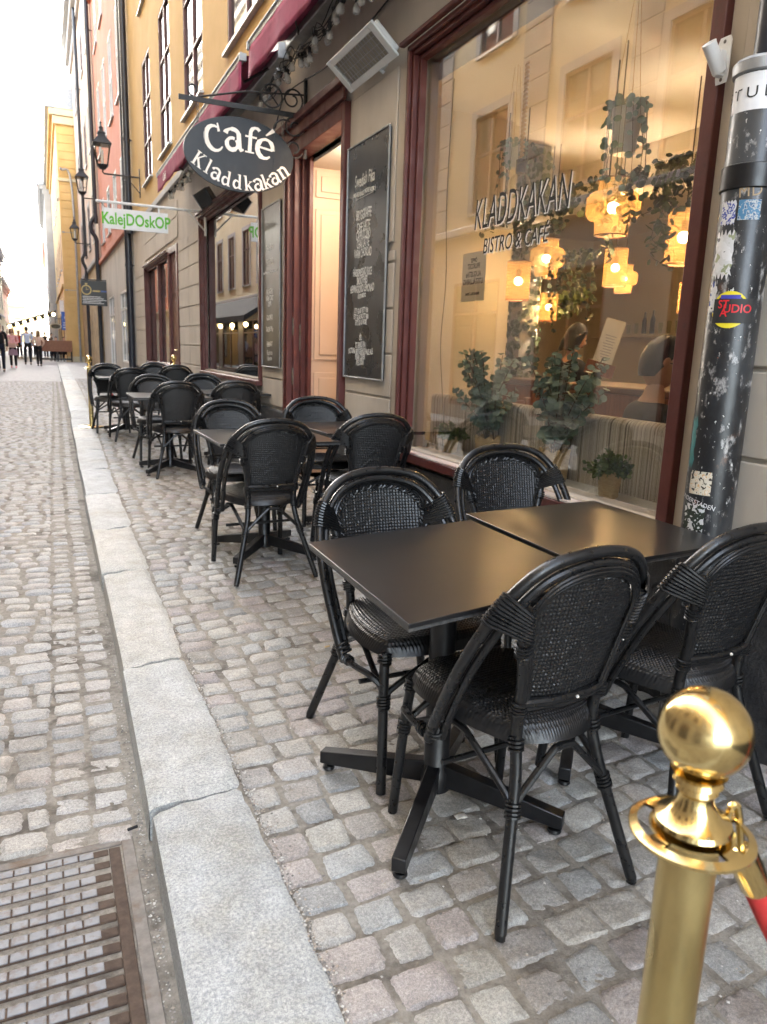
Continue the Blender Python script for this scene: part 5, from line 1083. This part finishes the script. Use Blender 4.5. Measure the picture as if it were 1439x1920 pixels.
for p, c in els[2:]: e = rp.color_ramp.elements.new(p); e.color = c4(c)
q.l(nz.outputs['Fac'], rp.inputs[0]); q.l(rp.outputs[0], q.b.inputs['Base Color']); q.b.inputs['Roughness'].default_value = .95; M['stripe'] = q.m
def bench(y0, y1, label, zt=1.045):
    t = thing('bench', label, 'bench', (2.60, (y0+y1)/2, .1)); h = (y1-y0)/2; b = MB(); b.box(-.05, .05, -h, h, .3, zt-.1); b.build('backrest', M['stripe'], t, bevel=.04, seg=5)
    b = MB(); b.box(.051, .58, -h, h, .25, .4); b.build('seat', M['stripe'], t, bevel=.04); b = MB(); b.box(.0, .55, -h+.03, h-.03, 0, .249); b.build('base', M['wood'], t); return t
bench(2.05, 3.34, 'striped beige upholstered bench back at the right of the window, behind the small plant'); bench(3.36, 4.86, 'striped beige upholstered bench back at the left of the window')
# leaves
def leaf_geo(b, p, n, up, r, k=7, cup=.15, el=1.):
    n = n.normalized(); a = up.cross(n); a = a.normalized() if a.length > 1e-4 else n.orthogonal().normalized(); c = n.cross(a)
    V = [tuple(p+c*r*el)]+[tuple(p+a*r*math.cos(2*PI*i/k)+c*(r*el*(1+math.sin(2*PI*i/k)))+n*cup*r*(1 if i % 2 else .6)) for i in range(k)]
    b.add(V, [(0, i+1, (i+1) % k+1) for i in range(k)])
def rv(s=1.): return Vector((random.gauss(0, s), random.gauss(0, s), random.gauss(0, s)))
def basket(t, r0, r1, h):
    b = MB(); n = 36; P = [(r0*.9, .0), (r0, .004)]+[(r0+(r1-r0)*i/9+.002*(i % 2), h*i/9) for i in range(1, 10)]+[(r1-.008, h), (r1-.012, h-.03)]; b.lathe(P, n)
    V = np.concatenate(b.v); 
    for i in range(len(V)):
        if V[i, 2] > h-.001: V[i, 2] += .007*(1 if (i % 4) < 2 else -1)
    b.v = [V]; b.f = [f for f in b.f if len(f) == 4]+[tuple(range(n-1, -1, -1))]; b.build('basket', M['basket'], t)
    b = MB(); b.lathe([(r1-.014, h-.025), (1e-5, h-.02)], 20); b.build('soil', M['soil'], t)
def euc(loc, label, r0, r1, h, H, spread, seed, ns=13):
    random.seed(seed); t = thing('potted_plant', label, 'plant', loc, 0, 'potted plants on the window sill'); basket(t, r0, r1, h); st = MB(); lf = MB()
    for s_ in range(ns):
        a = random.uniform(0, 2*PI); o = random.uniform(.25, 1)*spread; hh = H*random.uniform(.6, 1)*(1.15-.35*o/spread); p0 = Vector((random.uniform(-.03, .03), random.uniform(-.03, .03), h-.02)); ax = .6
        P = smoothpath([p0, p0+Vector((ax*o*.25*math.cos(a), o*.25*math.sin(a), hh*.4)), p0+Vector((ax*o*.65*math.cos(a), o*.65*math.sin(a), hh*.75)), p0+Vector((ax*o*math.cos(a), o*math.sin(a), hh))], 6); st.tube(P, .0025, 5)
        for i in range(3, len(P)):
            T = (P[i]-P[i-1]).normalized(); sz = .031*(1.1-.55*i/len(P))*random.uniform(.8, 1.2)
            for q_ in (0, 1):
                d = T.cross(rv()).normalized(); 
                if q_: d = -d
                d = (d+T*.3).normalized(); leaf_geo(lf, P[i]+d*.006, (T*.7+rv(.45)), d, sz*.92, 9)
    st.build('stem', M['stem'], t); lf.build('foliage', M['euc'], t, smooth=60); return t
def small(loc, label, r0, r1, h, R_, seed):
    random.seed(seed); t = thing('potted_plant', label, 'plant', loc, 0, 'potted plants on the window sill'); basket(t, r0, r1, h); lf = MB(); st = MB()
    for _ in range(60):
        d = Vector((random.gauss(0, 1), random.gauss(0, 1), abs(random.gauss(0, .8))+.1)).normalized(); L_ = R_*random.uniform(.6, 1.05); p0 = Vector((0, 0, h-.02)); st.tube([p0, p0+d*L_], .0015, 4)
        for k in range(5):
            p = p0+d*L_*(.45+.55*k/4)+rv(.004)
            for _ in range(2): e = (d+rv(.6)).normalized(); leaf_geo(lf, p, rv(), e, .0085, 6, .2, 1.5)
    st.build('stem', M['stem'], t); lf.build('foliage', M['leafg'], t, smooth=60); return t
zs = .686
def sill(px, py, X=2.42): p = onx(px, py, X); return (p.x, p.y, zs)
small(sill(845, 850), 'small leafy plant in a straw basket at the left of the window sill', .038, .052, .115, .11, 3)
small(sill(1139, 945, 2.40), 'small pale green plant in a straw basket, alone at the right of the sill', .042, .056, .125, .115, 5)
euc(sill(912, 868, 2.46), 'left eucalyptus with round grey green leaves in a straw basket', .066, .078, .15, .58, .30, 11, 15)
euc(sill(1036, 900, 2.45), 'larger right eucalyptus spreading behind the facing chair', .070, .082, .16, .60, .34, 23, 18)
# diffuser and card on the sill
p = sill(790, 845, 2.36); t = thing('reed_diffuser', 'small white reed diffuser bottle in the left corner of the window', 'diffuser', p); b = MB(); b.box(-.03, .03, -.03, .03, 0, .05); b.box(-.018, .018, -.018, .018, .051, .085); b.build('bottle', M['whitepaint'], t, bevel=.004)
b = MB()
for i in range(5): b.tube([(0, 0, .08), (rv(.012).x, rv(.015).y, .20)], .0015, 4)
b.build('reed', M['twine'], t)
b = MB(); b.tube(smoothpath([(2.40, 4.35, .86), (2.40, 4.40, 1.1), (2.40, 4.45, 1.4), (2.40, 4.42, 1.8), (2.40, 4.46, 2.3), (2.40, 4.44, 3.0)], 8), .003, 6); tag(b.build('cable', M['stem']), 'thin brown cable hanging down inside the left edge of the window', 'cable')
b = MB(); b.box(-.02, .02, -.018, .018, -.05, .05); tag(b.build('cable_switch', M['iron'], loc=tuple(onx(790, 500, 2.40))), 'small black inline switch on the hanging cable inside the window', 'switch')
# poster stuck inside the glass
p = onx(888, 519, 2.27); t = thing('window_poster', 'small cream poster with mirrored lettering taped inside the big window', 'poster', (2.269, p.y, p.z)); b = MB(); b.box(0, .002, -.13, .13, -.135, .135); q = N('thin_poster_paper'); q.b.inputs['Base Color'].default_value = (.75, .72, .62, 1); q.b.inputs['Roughness'].default_value = .9; _t = q.n('BsdfTranslucent', i_Color=(.8, .76, .62, 1)); _x = q.n('MixShader', i_Fac=.5); q.l(q.b.outputs[0], _x.inputs[1]); q.l(_t.outputs[0], _x.inputs[2]); q.l(_x.outputs[0], q.o.inputs[0]); b.build('sheet', q.m, t)
b = MB()
for z, s_, txt in ((.08, .03, 'ÖPPET'), (.045, .04, 'FRUKOST'), (.0, .042, 'AUGUSTAs'), (-.04, .042, 'UTSTÄLLNING'), (-.10, .018, 'ONSDAG TILL LÖRDAG')):
    v, f = text_geo(txt, s_, 0, 0, 'CENTER', .0015, .8); v = v.copy(); v[:, 0] *= -1; b.add(v, f, M=MXf(-.0008, 0, z))
b.build('lettering', M['ink'], t)
# lettering on the big window
p0 = onx(890, 434, WX+.055); p1 = onx(1068, 386, WX+.055); t = thing('window_lettering', 'slanted black and white café name lettering with BISTRO & CAFÉ on the big window', 'lettering', (WX+.055, (p0.y+p1.y)/2, (p0.z+p1.z)/2))
wd = p0.y-p1.y
for mt, off, dx_ in (('letterwhite', .006, -.004), ('letterblack', 0, 0)):
    b = MB(); v, f = text_geo('KLADDKAKAN', .235, .0006, .12, 'CENTER', -.0015, 1); v = v.copy(); v[:, 0] *= wd/(v[:, 0].max()-v[:, 0].min()); b.add(v, f, M=MXf(-.003 if dx_ == 0 else -.0015, -off, -off))
    v, f = text_geo('BISTRO & CAFÉ', .115, .0006, .12, 'CENTER', 0, 1); v = v.copy(); v[:, 0] *= wd*.70/(v[:, 0].max()-v[:, 0].min()); b.add(v, f, M=MXf(-.003 if dx_ == 0 else -.0015, .02-off, -.135-off)); b.build('lettering', M[mt], t, smooth=0)
# shelf with ivy along the window, hanging plants
random.seed(5)
pz = onx(1330, 312, 2.95).z; t = thing('plant_shelf', 'dark grey shelf hung across the window with ivy trailing over it', 'shelf', (2.95, 3.6, pz)); b = MB(); b.box(-.02, .2, -2.2, 1.3, -.02, .02); b.build('board', M['greytrim'], t, bevel=.004)
b = MB()
for y in (-1.2, .1, 1.2): b.tube([(.1, y, .02), (.1, y, 2.97-pz)], .005, 5)
b.build('hanger', M['iron'], t)
def ivy(name, label, base, strands, L_, mat, r, density=18, top=True, spread=.1, el=1.1):
    t = thing(name, label, 'plant', base); lf = MB(); st = MB()
    for (dx_, dy_) in strands:
        ln = L_*random.uniform(.4, 1); P = [Vector((dx_, dy_, .03)), Vector((dx_+random.uniform(-.06, .0), dy_, .05))]; 
        for k in range(1, 8): P.append(P[1]+Vector((random.uniform(-.02, .02)-.02, random.uniform(-.03, .03)*k*.5, -ln*k/7)))
        P = smoothpath(P, 3); st.tube(P, .0016, 4)
        for p in P[1:]:
            for _ in range(2):
                if random.random() < density/20: leaf_geo(lf, p+rv(.010), rv(), (rv(.7)+Vector((0, 0, -.6))).normalized(), r*random.uniform(.7, 1.2), 6, .15, el)
    if top:
        for _ in range(60): leaf_geo(lf, Vector((random.uniform(-.05, .15), random.choice(strands)[1]+random.uniform(-.1, .1), random.uniform(0, .08))), rv(), rv().normalized(), r, 6)
    st.build('stem', M['stem'], t); lf.build('foliage', M[mat], t, smooth=60); return t
ivy('ivy', 'dark ivy trailing from the hanging shelf across the lamps', (2.95, 3.6, pz+.02), [(.0, y) for y in np.linspace(-1.1, 1.1, 18)], .30, 'ivy', .017)
ivy('ivy', 'lighter fern like tendrils hanging from the shelf beside the large two tier lamp', (2.93, 3.05, pz+.02), [(.0, y) for y in (-.05, 0, .05, .32, .38)], .55, 'leafg', .012, 20, False, el=2.2)
ivy('ivy', 'dark leafy vine hanging low left of the middle drum lamp', tuple(ond(1075, 488, 6.4)), [(x, y) for x in (0, .12) for y in (-.15, 0, .15)], .6, 'ivy', .018)
ivy('ivy', 'lit leafy bush hanging beside the smallest drum lamp', tuple(ond(1060, 562, 7.4)), [(x, y) for x in (-.1, .1) for y in (-.1, .1)], .3, 'leafg', .024)
def hangpot(px, py, X, label, rp, hp, ns, L_, mat, r, tx):
    c = onx(px, py, X); t = thing('hanging_planter', label, 'hanging planter', tuple(c)); b = MB(); b.lathe([(rp*.62, -hp), (rp*.66, -hp), (rp, 0), (rp-.006, 0), (rp-.012, -.02), (1e-5, -.025)], 28); b.build('pot', M['potwhite'], t)
    b = MB()
    for a in (0, 2.1, 4.2): b.tube([(rp*math.cos(a), rp*math.sin(a), -.01), (0, 0, .62), (0, 0, 2.97-c.z)], .0016, 5)
    b.build('cord', M['twine'], t); st = MB(); lf = MB()
    for s_ in range(ns):
        a = 2*PI*s_/ns+random.uniform(-.2, .2); ln = L_*random.uniform(.35, 1); P = smoothpath([Vector((rp*.4*math.cos(a), rp*.4*math.sin(a), -.02)), Vector((rp*math.cos(a), rp*math.sin(a), .03)), Vector((rp*1.25*math.cos(a), rp*1.25*math.sin(a), -.05)), Vector((rp*1.3*math.cos(a)+random.uniform(-.03, .03), rp*1.35*math.sin(a)+random.uniform(-.04, .04), -ln))], 7); st.tube(P, .0014, 4)
        for i, p in enumerate(P[2::3]):
            e = rv(); e.z = -abs(e.z)*.3; leaf_geo(lf, p, Vector((-.8, -.5, .2))+rv(.35), e.normalized(), r*random.uniform(.75, 1.2), 10, .1, 1.)
    st.build('stem', M['stem'], t); lf.build('foliage', M[mat], t, smooth=60); return t
hangpot(1178, 205, 2.60, 'white hanging pot with long strings of coin leaves, in front of the large lamp', .075, .20, 16, .45, 'coin', .017, 0)
hangpot(962, 275, 2.62, 'smaller hanging planter with coin leaves above the start of the window lettering', .06, .12, 14, .40, 'coin', .013, 0)
# rope lamp with clear globe
c = onx(975, 345, 2.62); t = thing('rope_lamp', 'clear globe bulb with black socket hanging on a thick twisted rope', 'pendant lamp', tuple(c)); b = MB(); b.sphere((0, 0, 0), .062, 16); b.build('globe', M['clearglass'], t)
b = MB(); b.lathe([(.02, .055), (.03, .06), (.03, .13), (.022, .135), (.012, .14)], 20); b.build('socket', M['iron'], t); b = MB(); coil(b, (0, 0, .14), (0, 0, 2.97-c.z), .008, 22, .008, 8); b.build('rope', M['twine'], t)
# ivy covered column deep in the room
p = ond(985, 560, 6.6); t = thing('ivy_column', 'dark column overgrown with ivy deep inside the cafe', 'column', (p.x, p.y, .1)); b = MB(); b.box(-.09, .09, -.09, .09, 0, 2.87); b.build('shaft', M['concrete'], t); lf = MB()
for _ in range(650):
    f = random.choice(((-1, 0), (0, -1))); u = random.uniform(-.1, .1); z = random.uniform(.7, 2.85); leaf_geo(lf, Vector((f[0]*.1+(u if f[0] == 0 else 0), f[1]*.1+(u if f[1] == 0 else 0), z)), Vector((f[0], f[1], 0))+rv(.5), rv().normalized(), .022, 6)
lf.build('foliage', M['ivy'], t, smooth=60)
# counter, shelf with bottles, menu card, chairs inside
c = ond(1190, 700, 5.6); t = thing('bar_counter', 'dark wooden counter behind the seated guest', 'counter', (c.x, c.y, .1)); b = MB(); b.box(-.3, .3, -1.6, 1.3, 0, 1.0); b.build('body', M['wood'], t); b = MB(); b.box(-.36, .36, -1.65, 1.35, 1.001, 1.05); b.build('top', M['darkwood'], t, bevel=.01)
c2_ = c
c = onx(1235, 627, 7.3); t = thing('bottle_shelf', 'pale wall shelf holding glasses and bottles in the back of the cafe', 'shelf', (7.25, c.y, c.z)); b = MB(); b.box(-.2, .14, -1.0, 1.1, -.04, 0); b.build('board', M['inwall'], t)
mg = glassm('bottle_glass', .04, (.8, .85, .75))
for i in range(13):
    y = -.85+i*.145; hgt = random.choice((.12, .14, .28, .30, .16)); b = MB(); r_ = .03
    b.lathe([(r_, 0), (r_, hgt*.6), (r_*.4, hgt*.78), (r_*.4, hgt)], 10) if hgt > .2 else b.lathe([(r_*.7, 0), (r_, hgt), (r_*.9, hgt)], 10)
    o = b.build('bottle' if hgt > .2 else 'drinking_glass', M['signblack'] if hgt > .2 else mg, loc=(7.2, c.y+y, c.z+.001)); tag(o, 'dark bottle among those on the back wall shelf' if hgt > .2 else 'clear glass among those on the back wall shelf', 'bottle' if hgt > .2 else 'glass', 'dark bottles on the back wall shelf' if hgt > .2 else 'clear glasses on the back wall shelf')
c = ond(1143, 640, 5.0); t = thing('menu_stand', 'tilted cream menu card on a wooden stand on the counter', 'menu', tuple(c)); mm = RZ(R(-42)) @ RY(R(14)); b = MB(); b.box(-.06, .06, -.006, .0, -.135, .135, mm); b.build('card', M['paper'], t)
b = MB()
for i in range(9): b.box(-.035+.006*(i % 3), .035-.006*(i % 2), -.008, -.0065, .03-i*.017, .036-i*.017, mm)
b.build('print', M['greytrim'], t); b = MB(); b.box(-.09, .09, 0.001, .03, -.22, -.136, mm); b.build('stand', M['wood'], t)
c = ond(1080, 770, 4.15); t = thing('table_card', 'white folded card standing on the table by the seated guest', 'card', tuple(c)); b = MB(); b.box(-.04, .04, -.002, .002, -.09, .09, RZ(R(-35))); b.build('card', M['paper'], t)
for i, (px, py, D) in enumerate(((975, 745, 5.0), (1100, 735, 5.2))):
    c = ond(px, py, D); t = thing('wooden_chair', ('brown wooden chair inside, behind the left eucalyptus', 'brown wooden chair inside, behind the right eucalyptus')[i], 'chair', (c.x, c.y, .1)); b = MB(); b.box(-.2, .2, -.2, .2, .43, .47); b.build('seat', M['wood'], t, bevel=.01); b = MB()
    for x in (-.19, .19): b.box(x-.02, x+.02, .17, .21, 0, .95)
    b.box(-.17, .17, .18, .2, .80, .93); b.box(-.17, .17, .18, .2, .6, .66); b.build('backrest', M['wood'], t, bevel=.006)
    for x in (-.18, .18): b = MB(); b.box(x-.018, x+.018, -.19, -.155, 0, .43); b.build('leg', M['wood'], t)
# back door panel
c = ond(1120, 630, 7.4); t = thing('inner_door', 'pale yellow inner door in the back of the cafe', 'door', (c.x, 9.19, .1)); b = MB(); b.box(-.5, .5, -.04, 0, 0, 2.1); b.box(-.4, .4, -.055, -.041, .2, .95); b.box(-.4, .4, -.055, -.041, 1.1, 2.0); b.build('leaf', M['inwall'], t, bevel=.006); b = MB(); b.box(-.62, -.51, -.06, 0, 0, 2.22); b.box(.51, .62, -.06, 0, 0, 2.22); b.box(-.51, .51, -.06, 0, 2.11, 2.22); b.build('frame', M['cream'], t)

# ================================================================ PEOPLE
def head_geo(b, c, yaw, pitch, s=1.):
    nU, nV = 40, 30; G = np.zeros((nU+1, nV+1, 3))
    for i in range(nU+1):
        for j in range(nV+1):
            a = 2*PI*i/nU; e = -PI/2+PI*j/nV; d = Vector((math.cos(e)*math.sin(a), math.cos(e)*math.cos(a), math.sin(e)))
            jaw = max(0, -d.z); x = .074*d.x*(1-.28*jaw); y = .092*d.y*(1-.12*jaw); z = .118*d.z
            fr = max(0, d.y)
            y += fr**3*(.010*jaw)+.024*math.exp(-((d.x/.13)**2+((d.z+.12)/.14)**2))*(d.y > 0)+.012*math.exp(-((d.x/.2)**2+((d.z+.22)/.08)**2))*(d.y > 0)
            y += .006*math.exp(-((d.z-.16)/.1)**2)*fr**4-.010*math.exp(-(((abs(d.x)-.36)/.15)**2+((d.z-.02)/.11)**2))*(d.y > 0)
            y += .005*math.exp(-((d.x/.28)**2+((d.z+.47)/.07)**2))*(d.y > 0)+.008*math.exp(-((d.x/.25)**2+((d.z+.8)/.13)**2))*(d.y > 0)
            G[i, j] = (x, y, z)
    m = TR(c) @ RZ(yaw) @ RX(-pitch) @ Matrix.Scale(s, 4); b.grid(np.flip(G, 0), M=m)
    for sg in (-1, 1):
        em = m @ TR((sg*.074, -.006, -.005)) @ RY(sg*.25); b.sphere((0, 0, 0), .03, 8, M=em, sc=(.32, .62, 1.05)); b.sphere((sg*.004, .001, 0), .018, 6, M=em, sc=(.3, .6, 1))
    return m
def hair_geo(b, m, long=0, bun=False, style=0):
    nU, nV = 36, 22; G = np.zeros((nU+1, nV+1, 3))
    for i in range(nU+1):
        for j in range(nV+1):
            a = 2*PI*i/nU; front = math.cos(a); lo = float(np.interp(front, [-1, -.35, -.1, .15, .5, 1], [-.66, -.55, -.12, .18, .42, .58] if not long else [-.8, -.75, -.6, -.3, .3, .55])); e0 = math.asin(max(-.98, min(.95, lo))); e = e0+(PI/2-e0)*j/nV
            d = Vector((math.cos(e)*math.sin(a), math.cos(e)*math.cos(a), math.sin(e))); r = 1.0+.015*math.sin(a*13+e*5); G[i, j] = (.081*d.x*r, .100*d.y*r-.003, .128*d.z*r)
            if long and front < .45 and j < 8: G[i, j] = (.092*math.sin(a), .10*math.cos(a)-.01, G[i, j][2]-(long)*(1-j/8))
    b.grid(np.flip(G, 0), M=m)
    if bun: b.sphere((0, -.085, .085), .045, 10, M=m, sc=(1, .9, .85))
def person(label, loc, yaw, H=1.72, top=(.3, .3, .3), legs=(.006, .006, .009), hair=(.006, .004, .003), shoes=(.03, .03, .03), step=.12, arm='down', coat=0., long=0, bun=False, seated=False, wmul=1., pitch=0., hyaw=0., detail=False, skirt=None, bag=None, glasses=False, cat_extra=None, skin=True):
    s = H/1.72; t = thing('person', label, 'person', loc, yaw); t.scale = (s, s, s)
    mt = pm('cloth_top', top, tuple(c*1.25+.0008 for c in top), 12, .9, .3, 40); ml = pm('cloth_legs', legs, tuple(c*1.3+.0008 for c in legs), 14, .9, .2, 40); mh = pm('hair', hair, tuple(c*1.8+.0005 for c in hair), 60, .45, .5, 90, stretch=(1, 1, .2)); ms = pm('shoes', shoes, rough=.5)
    hz = .93 if not seated else .50; sh = hz+.50; sw = .185*wmul
    if seated: hips = {-1: [(-.09, 0, hz), (-.11, .40, hz+.02), (-.11, .42, .08)], 1: [(.09, 0, hz), (.11, .40, hz+.02), (.11, .42, .08)]}
    else: hips = {-1: [(-.085, 0, hz), (-.095, step*.5+.03, .50), (-.095, step, .08)], 1: [(.085, 0, hz), (.095, -step*.3+.03, .50), (.095, -step, .09)]}
    lean = .06 if seated else 0
    def A(sg):
        if arm == 'front': return [(sg*sw, 0, sh), (sg*(sw+.05), .03, sh-.27), (sg*.09, .21, sh-.33)]
        if arm == 'table': return [(sg*sw, lean, sh), (sg*(sw+.05), .1+lean, sh-.26), (sg*.12, .34+lean, sh-.24)]
        if arm == 'hip': return [(sg*sw, 0, sh), (sg*(sw+.10), -.05, sh-.25), (sg*(sw-.02), .08, sh-.42)]
        return [(sg*sw, 0, sh), (sg*(sw+.045), -.02+sg*step*.3, sh-.28), (sg*(sw+.04), .05+sg*step*.8, sh-.53)]
    ch = [[((0, 0, hz), (.13, .10)), ((0, lean*.3, hz+.18), (.115, .09)), ((0, lean*.7, hz+.38), (.13, .095)), ((0, lean, sh+.02), (.07, .06)), ((0, lean+.01, sh+.09), .05), ((0, lean+.02, sh+.17), .052)]]
    for sg in (-1, 1):
        a = A(sg); dn = (Vector(a[2])-Vector(a[1])).normalized(); ch.append([((0, lean, sh+.02), (.07, .06)), (a[0], .05), (a[1], .038), (a[2], .026), (tuple(Vector(a[2])+dn*.07), .03)])
        hb = Vector(a[2])+dn*.07
        for q_, (dx_, ln) in enumerate(((-.022, .06), (-.008, .07), (.008, .066), (.021, .052))): ch.append([(tuple(hb), .03), (tuple(hb+Vector((dx_*.4, dx_, 0))+dn*.03), .009), (tuple(hb+Vector((dx_*.5, dx_*1.1+.008, 0))+dn*ln), .008)])
        ch.append([(a[2], .026), (tuple(Vector(a[2])+dn*.035+Vector((-sg*.028, .012, 0))), .010), (tuple(Vector(a[2])+dn*.07+Vector((-sg*.034, .02, 0))), .009)])
        h = hips[sg]; ch.append([((0, 0, hz), (.13, .10)), (h[0], .085), (h[1], .058), (h[2], .038), ((h[2][0], h[2][1]+.1, .04), .034)])
    hc_ = Vector((0, lean+.035, sh+.245)); box_ = {}
    skinmesh('body', ch, M['skin'], t, 1, extra=lambda b: box_.__setitem__('m', head_geo(b, hc_, hyaw, pitch)))
    hm = box_['m']
    b = MB(); hair_geo(b, hm, long, bun); b.build('hair', mh, t)
    tc_ = [[((0, 0, hz-.02-coat), (.155+coat*.1, .125)), ((0, lean*.3, hz+.18), (.135, .108)), ((0, lean*.7, hz+.38), (.148, .112)), ((0, lean, sh+.02), (.085, .075)), ((0, lean+.005, sh+.06), .062)]]
    for sg in (-1, 1): a = A(sg); tc_.append([((0, lean, sh+.02), (.085, .075)), (a[0], .066), (a[1], .052), (tuple(Vector(a[2])-(Vector(a[2])-Vector(a[1])).normalized()*.01), .042)])
    skinmesh('jacket', tc_, mt, t, 2)
    lc = []
    for sg in (-1, 1): h = hips[sg]; lc.append([((0, 0, hz), (.145, .115)), (h[0], .098), (h[1], .070), (h[2], .052)])
    skinmesh('trousers', lc, ml, t, 2)
    if skirt: b = MB(); b.lathe([(.20, hz-.36), (.19, hz-.2), (.155, hz+.02)], 20, sy=.75); b.build('skirt', pm('skirt', skirt, rough=.9), t)
    for sg in (-1, 1):
        h = hips[sg][2]; skinmesh('shoe', [[((h[0], h[1]-.05, .045), .042), ((h[0], h[1]+.04, .045), .043), ((h[0], h[1]+.14, .032), .034)]], ms, t, 1)
    if bag: b = MB(); b.box(-.17, .17, .10, .22, hz-.02, hz+.16); b.build('bag', pm('bag', bag, rough=.6), t, bevel=.04)
    if glasses:
        b = MB()
        for sg in (-1, 1): b.tube([tuple(hm @ Vector((sg*.034+.022*math.cos(a), .098, .002+.017*math.sin(a)))) for a in np.linspace(0, 2*PI, 15)[:-1]], .0016, 5, closed=True); b.tube([tuple(hm @ Vector(p)) for p in ((sg*.056, .095, .008), (sg*.078, .05, .006), (sg*.082, -.01, .004))], .0018, 5)
        b.build('glasses', M['iron'], t)
    for sg in (-1, 1):
        b = MB(); b.sphere(tuple(hm @ Vector((sg*.031, .086, .002))), .010, 8); b.build('eye', M['ink'], t)
    b = MB(); b.sphere((0, 0, 0), .022, 8, M=hm @ TR((0, .086, -.056)), sc=(1, .35, .3)); b.build('mouth', pm('lips', (.4, .13, .1), rough=.5), t)
    return t
def street_person(px, py, label, yaw, **k):
    p = ong(px, py, -.10); return person(label, (p.x, p.y, p.z+.003), R(yaw), **k)
street_person(27, 690, 'woman in a pink jacket, purple scarf and pink shoes walking towards us', 180, H=1.66, top=(.62, .33, .34), legs=(.004, .004, .005), shoes=(.7, .08, .18), arm='front', long=.16, coat=.06, skirt=(.3, .2, .25), bag=(.55, .35, .3), step=.06)
street_person(54, 684, 'man in a pale blue shirt and dark trousers walking away', 10, H=1.8, top=(.45, .52, .68), step=.14, wmul=1.1)
street_person(75, 687, 'person in a peach top and black trousers walking away beside the pale blue shirt', -12, H=1.62, top=(.55, .38, .3), legs=(.003, .003, .004), arm='hip', hair=(.12, .07, .03), long=.1)
street_person(4, 697, 'man in a black coat at the left edge of the street, walking towards us', 178, H=1.78, top=(.004, .004, .006), legs=(.006, .008, .02), coat=.1, step=.1)
for i, (px, py, lb, tp) in enumerate(((88, 672, 'dark dressed pedestrian far down the street beside the terrace', (.02, .02, .03)), (63, 671, 'far pedestrian in grey half hidden behind the peach top', (.2, .2, .22)), (38, 672, 'far pedestrian in red between the pink jacket and the pale blue shirt', (.4, .04, .03)), (98, 668, 'far pedestrian in brown at the terrace entrance', (.12, .07, .05)))):
    street_person(px, py, lb, 170+i*25, H=1.7, top=tp, step=.08)
for i, (px, py, lb, tp) in enumerate(((108, 676, 'guest in dark red sitting at the distant terrace behind the planter', (.12, .04, .04)), (120, 676, 'guest in white sitting at the distant terrace behind the planter', (.6, .6, .6)))):
    p = ong(px, py, 0); person(lb, (p.x, 46.6, gz(40)), R(150+40*i), H=1.7, top=tp, seated=True, arm='table'); b = MB(); b.box(-.2, .2, -.2, .2, .38, .42, TR((p.x, 46.6, gz(40))))
    for sx_ in (-.17, .17):
        for sy_ in (-.17, .17): b.box(sx_-.02, sx_+.02, sy_-.02, sy_+.02, 0, .379, TR((p.x, 46.6, gz(40))))
    tag(b.build('stool', M['darkwood']), ('dark stool under the guest in dark red', 'dark stool under the guest in white')[i], 'stool')
p = ond(1074, 632, 6.2); person('dark haired woman in black standing inside, looking down, beside the counter', (p.x, p.y, p.z-(.93+.50+.245)*.895), R(-100), H=1.54, top=(.003, .003, .0035), legs=(.004, .004, .004), arm='front', long=.05, bun=False, pitch=.35, hair=(.003, .002, .0015), step=.02)
p = ond(1203, 680, 4.22); person('guest in a black top and glasses seated with the back to the window, in profile', (p.x, p.y, p.z-(.50+.50+.245)*1.151), R(-116), H=1.98, top=(.0025, .0025, .003), seated=True, arm='table', pitch=.28, wmul=1.25, hair=(.003, .0022, .0018), glasses=True)

# fill lamp added out of sight behind the door frame to brighten the entrance
t = thing('entrance_fill_lamp', 'warm round fill lamp added out of sight to light the peach entrance behind the cafe door', 'fill lamp', (WX+.45, 6.15, 2.99)); b = MB(); b.lathe([(.09, 0), (.09, -.03), (.06, -.05), (1e-5, -.055)], 20); b.build('diffuser', emis('entrance_fill_glow', (1, .75, .5), 4.), t)
l = bpy.data.lights.new('entrance_fill_light', 'POINT'); l.energy = 2.2; l.color = (1, .86, .70); l.shadow_soft_size = .06; lo = bpy.data.objects.new('entrance_fill_light', l); COL.objects.link(lo); lo.parent = t; lo.location = (0, 0, -.13)
